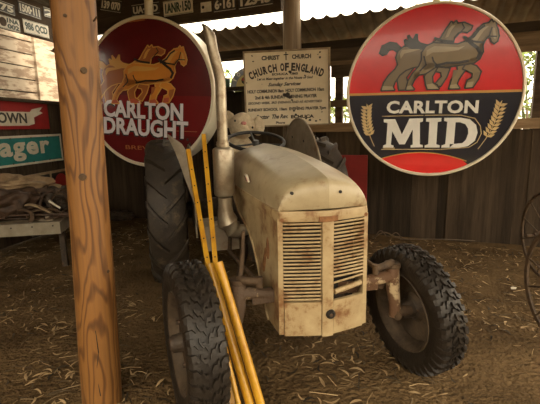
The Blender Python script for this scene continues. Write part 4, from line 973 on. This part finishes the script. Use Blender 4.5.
# ================================================================== OLD CART WHEELS at the right
def cart(c, yaw, R, label, lean=0):
    t = thing('spoked_wheel', label, 'wheel', group='old spoked wheels', mtx= Matrix.Translation((c.x, c.y, 0)) @ Matrix.Rotation(yaw, 4, 'Z') @ Matrix.Rotation(lean, 4, 'Y'))
    mx = Matrix.Translation((0, 0, R+.002)); mb = MB()
    mb.lathe([(-.013, R), (.013, R), (.013, R-.007), (.007, R-.020), (-.007, R-.020), (-.013, R-.007)], mx, 72, close=True); mb.build('wheel_rim', 'rusty', t)
    mb = MB(); mb.lathe([(-.10, .001), (-.10, .024), (-.06, .03), (-.045, .045), (.045, .045), (.07, .026), (.07, .001)], mx, 20); mb.build('wheel_hub', 'rusty', t)
    for i in range(12):
        a = 2*PI*i/12+.2; s_ = .03 if i % 2 else -.03; mb = MB()
        mb.tube([mx @ Vector((s_, .03*math.cos(a), .03*math.sin(a))), mx @ Vector((0, (R-.012)*math.cos(a), (R-.012)*math.sin(a)))], .006, 8); mb.build('spoke', 'rusty', t)
    mb = MB(); mb.tube([mx @ Vector((-.16, 0, 0)), mx @ Vector((.30, 0, 0))], .014, 12); mb.build('axle_shaft', 'rusty', t)
    return t
cart(at_z(546, 236, .38), math.radians(-4), .38, 'farther of two thin rusty spoked wheels at the right edge, by the plank wall')
cart(at_z(569, 290, .38), math.radians(2), .38, 'nearer of two thin rusty spoked wheels, cut off by the right edge')

# ================================================================== LEAF LITTER, STICKS, PLANTS
def litter(n, rs, region, name, label, sz=1):
    rr = random.Random(rs); mb = MB()
    for i in range(n):
        x, y = region(rr); L = rr.uniform(.03, .09)*sz; w = L*rr.uniform(.14, .24); a = rr.uniform(0, 2*PI); cu = rr.uniform(-.5, .5)*L; hgt = rr.uniform(.0, .35)*L*.5
        mb.tv = rr.choice((.35, .5, .7, 1.0, 1.35, 1.8))*rr.uniform(.8, 1.2); prev = None; z0 = gh(x, y)+.004; tw = rr.uniform(-.5, .5)
        for k in range(5):
            t_ = k/4; ww = w*math.sin(PI*(.08+.84*t_)); lx = (t_-.5)*L; ly = cu*(t_-.5)**2*2; lz = hgt*4*t_*(1-t_) if i % 2 else hgt*abs(t_-.5)*2
            c_, s_ = math.cos(a), math.sin(a)
            def w2(u, v, q): return mb.v((x+u*c_-v*s_, y+u*s_+v*c_, z0+lz+q))
            g = (w2(lx, ly+ww/2, abs(tw)*ww*.5), w2(lx, ly-ww/2, 0))
            if prev: mb.face([prev[0], prev[1], g[1], g[0]])
            prev = g
    o = mb.build(name, 'leaf', None, 180); tag(o, label, 'leaf litter', None, 'stuff'); return o
def reg(r):
    while True:
        x, y = r.uniform(-3.6, 4.2), r.uniform(1.0, 6.6)
        d = noise.noise(Vector((x*1.3, y*1.3, 9)))
        if y < 5.4-.395*x and x > -3.05+.225*(y-4.8) and r.random() < .35+1.1*d+(.35 if math.hypot(x+1.6, y-3.0) < .55 or (x > 1 and y > 2.4) else 0): return x, y
litter(3600, 21, reg, 'leaf_litter', 'dry gum leaves scattered over the dirt floor')
rr = random.Random(8); mb = MB()
for i in range(900):
    x, y = reg(rr); L = rr.uniform(.03, .16); a = rr.uniform(0, PI); z = gh(x, y)+.005; mb.tv = rr.uniform(.4, 1.6)
    d = Vector((math.cos(a), math.sin(a), rr.uniform(-.03, .08)))*L/2; m_ = Vector((rr.uniform(-.1, .1)*L, rr.uniform(-.1, .1)*L, .004)); p = Vector((x, y, z+.002+abs(d.z)))
    mb.tube([p-d, p+m_, p+d], rr.uniform(.001, .003), 4, False)
tag(mb.build('twig_litter', 'leaf'), 'thin twigs and straw scattered over the dirt floor', 'twigs', None, 'stuff')
lb = ['bent rusty wire stick lying along the foot of the plank wall', 'curled rusty wire on the ground behind the right front tyre', 'thin bent branch near the plank wall foot']
for i, P in enumerate((((372,241,.02),(384,234,.10),(397,236,.04),(410,240,.02)), ((374,240,.02),(380,233,.12),(388,236,.05),(396,233,.10),(402,241,.02)), ((400,238,.02),(440,243,.03),(475,243,.02)))):
    mb = MB(); pts = []
    for (px, py, z) in P: q = at_z(px, 240.5+.02*(px-380), 0); q.z = z; pts.append(q)
    o0 = Vector((pts[0].x, pts[0].y, 0)); mb.tube(cat_([p-o0 for p in pts]), .008-.0015*i, 8); tag(mb.build('bent_wire' if i < 2 else 'dead_branch', 'rusty' if i < 2 else 'bark', None, loc=o0), lb[i], 'wire' if i < 2 else 'branch')
mb = MB(); q = at_z(128, 213); q.y -= .5; lumpy((0,0,.06), (.5, .25, .16), .4, 3, 4, 3, mb); tag(mb.build('rubbish_heap', 'oily', None, loc=(q.x, q.y, 0)), 'dark rubbish heap at the wall foot between the post and rear tyre', 'rubbish')
q = at_z(513.5, 289.5); mb = MB(); mb.smooth = False; mb.poly([(-.025,-.01),(.012,-.014),(.028,.006),(.004,.016),(-.02,.010)], .002, Matrix.Rotation(.4, 4, 'X')); tag(mb.build('sun_spot_leaf', 'signwhite', None, loc=(q.x, q.y, .012)), 'tiny leaf with a bright sun spot painted white, on the dirt near the old wheels', 'scrap')  # white colour stands in for a sun spot on a leaf

def bush(x, y, h, w, n, seed, label, name='bush'):
    rr = random.Random(seed); t = thing(name, label, 'bush', Matrix.Translation((x, y, -.1)), group='bushes outside'); mb = MB(); mb.smooth = False
    for i in range(n):
        th, ph = rr.uniform(0, 2*PI), math.acos(rr.uniform(-.6, 1)); r_ = rr.uniform(.55, 1)**.6
        p = Vector((w/2*r_*math.sin(ph)*math.cos(th), w/2*r_*math.sin(ph)*math.sin(th), h*.55+h*.45*r_*math.cos(ph))); s_ = rr.uniform(.05, .10)
        u = Vector((rr.gauss(0,1), rr.gauss(0,1), rr.gauss(0,1))).normalized(); v_ = u.cross(Vector((rr.gauss(0,1), rr.gauss(0,1), rr.gauss(0,1)))).normalized(); mb.tv = rr.uniform(.5, 1.5)
        mb.face([mb.v(p-u*s_), mb.v(p+v_*s_*.4), mb.v(p+u*s_), mb.v(p-v_*s_*.4)])
    mb.build('leaves', 'green', t); mb = MB()
    for i in range(5): a = 2*PI*i/5; mb.tube([(0,0,0), (w*.12*math.cos(a), w*.12*math.sin(a), h*.4), (w*.3*math.cos(a), w*.3*math.sin(a), h*.8)], [.05, .03, .01], 7)
    mb.build('stems', 'bark', t)
bush(5.2, 8.2, 3.1, 2.6, 2600, 1, 'sunlit green bush outside, seen through the opening at the right edge')
bush(-1.1, 10.5, 2.9, 2.4, 2200, 2, 'green bush outside, seen behind the green tin and the exhaust')
bush(1.7, 9.6, 2.2, 1.6, 1200, 4, 'low bush outside, between the church board and the red sign')

# ================================================================== LIGHT
w = bpy.data.worlds.new('world'); SC.world = w; w.use_nodes = True; nt = w.node_tree; bg = nt.nodes['Background']
bg.inputs['Color'].default_value = (1.0, .875, .67, 1); bg.inputs['Strength'].default_value = 2.6
sun = bpy.data.lights.new('sun', 'SUN'); sun.energy = 1.7; sun.angle = math.radians(1.5); sun.color = (1, .86, .62)
so = bpy.data.objects.new('sun', sun); C.objects.link(so); so.rotation_euler = Vector((-.42, .36, -.84)).to_track_quat('-Z', 'Y').to_euler()
vs = SC.view_settings; vs.view_transform = 'Standard'; vs.look = 'None'; vs.gamma = 1; vs.exposure = 1.2; vs.use_curve_mapping = False
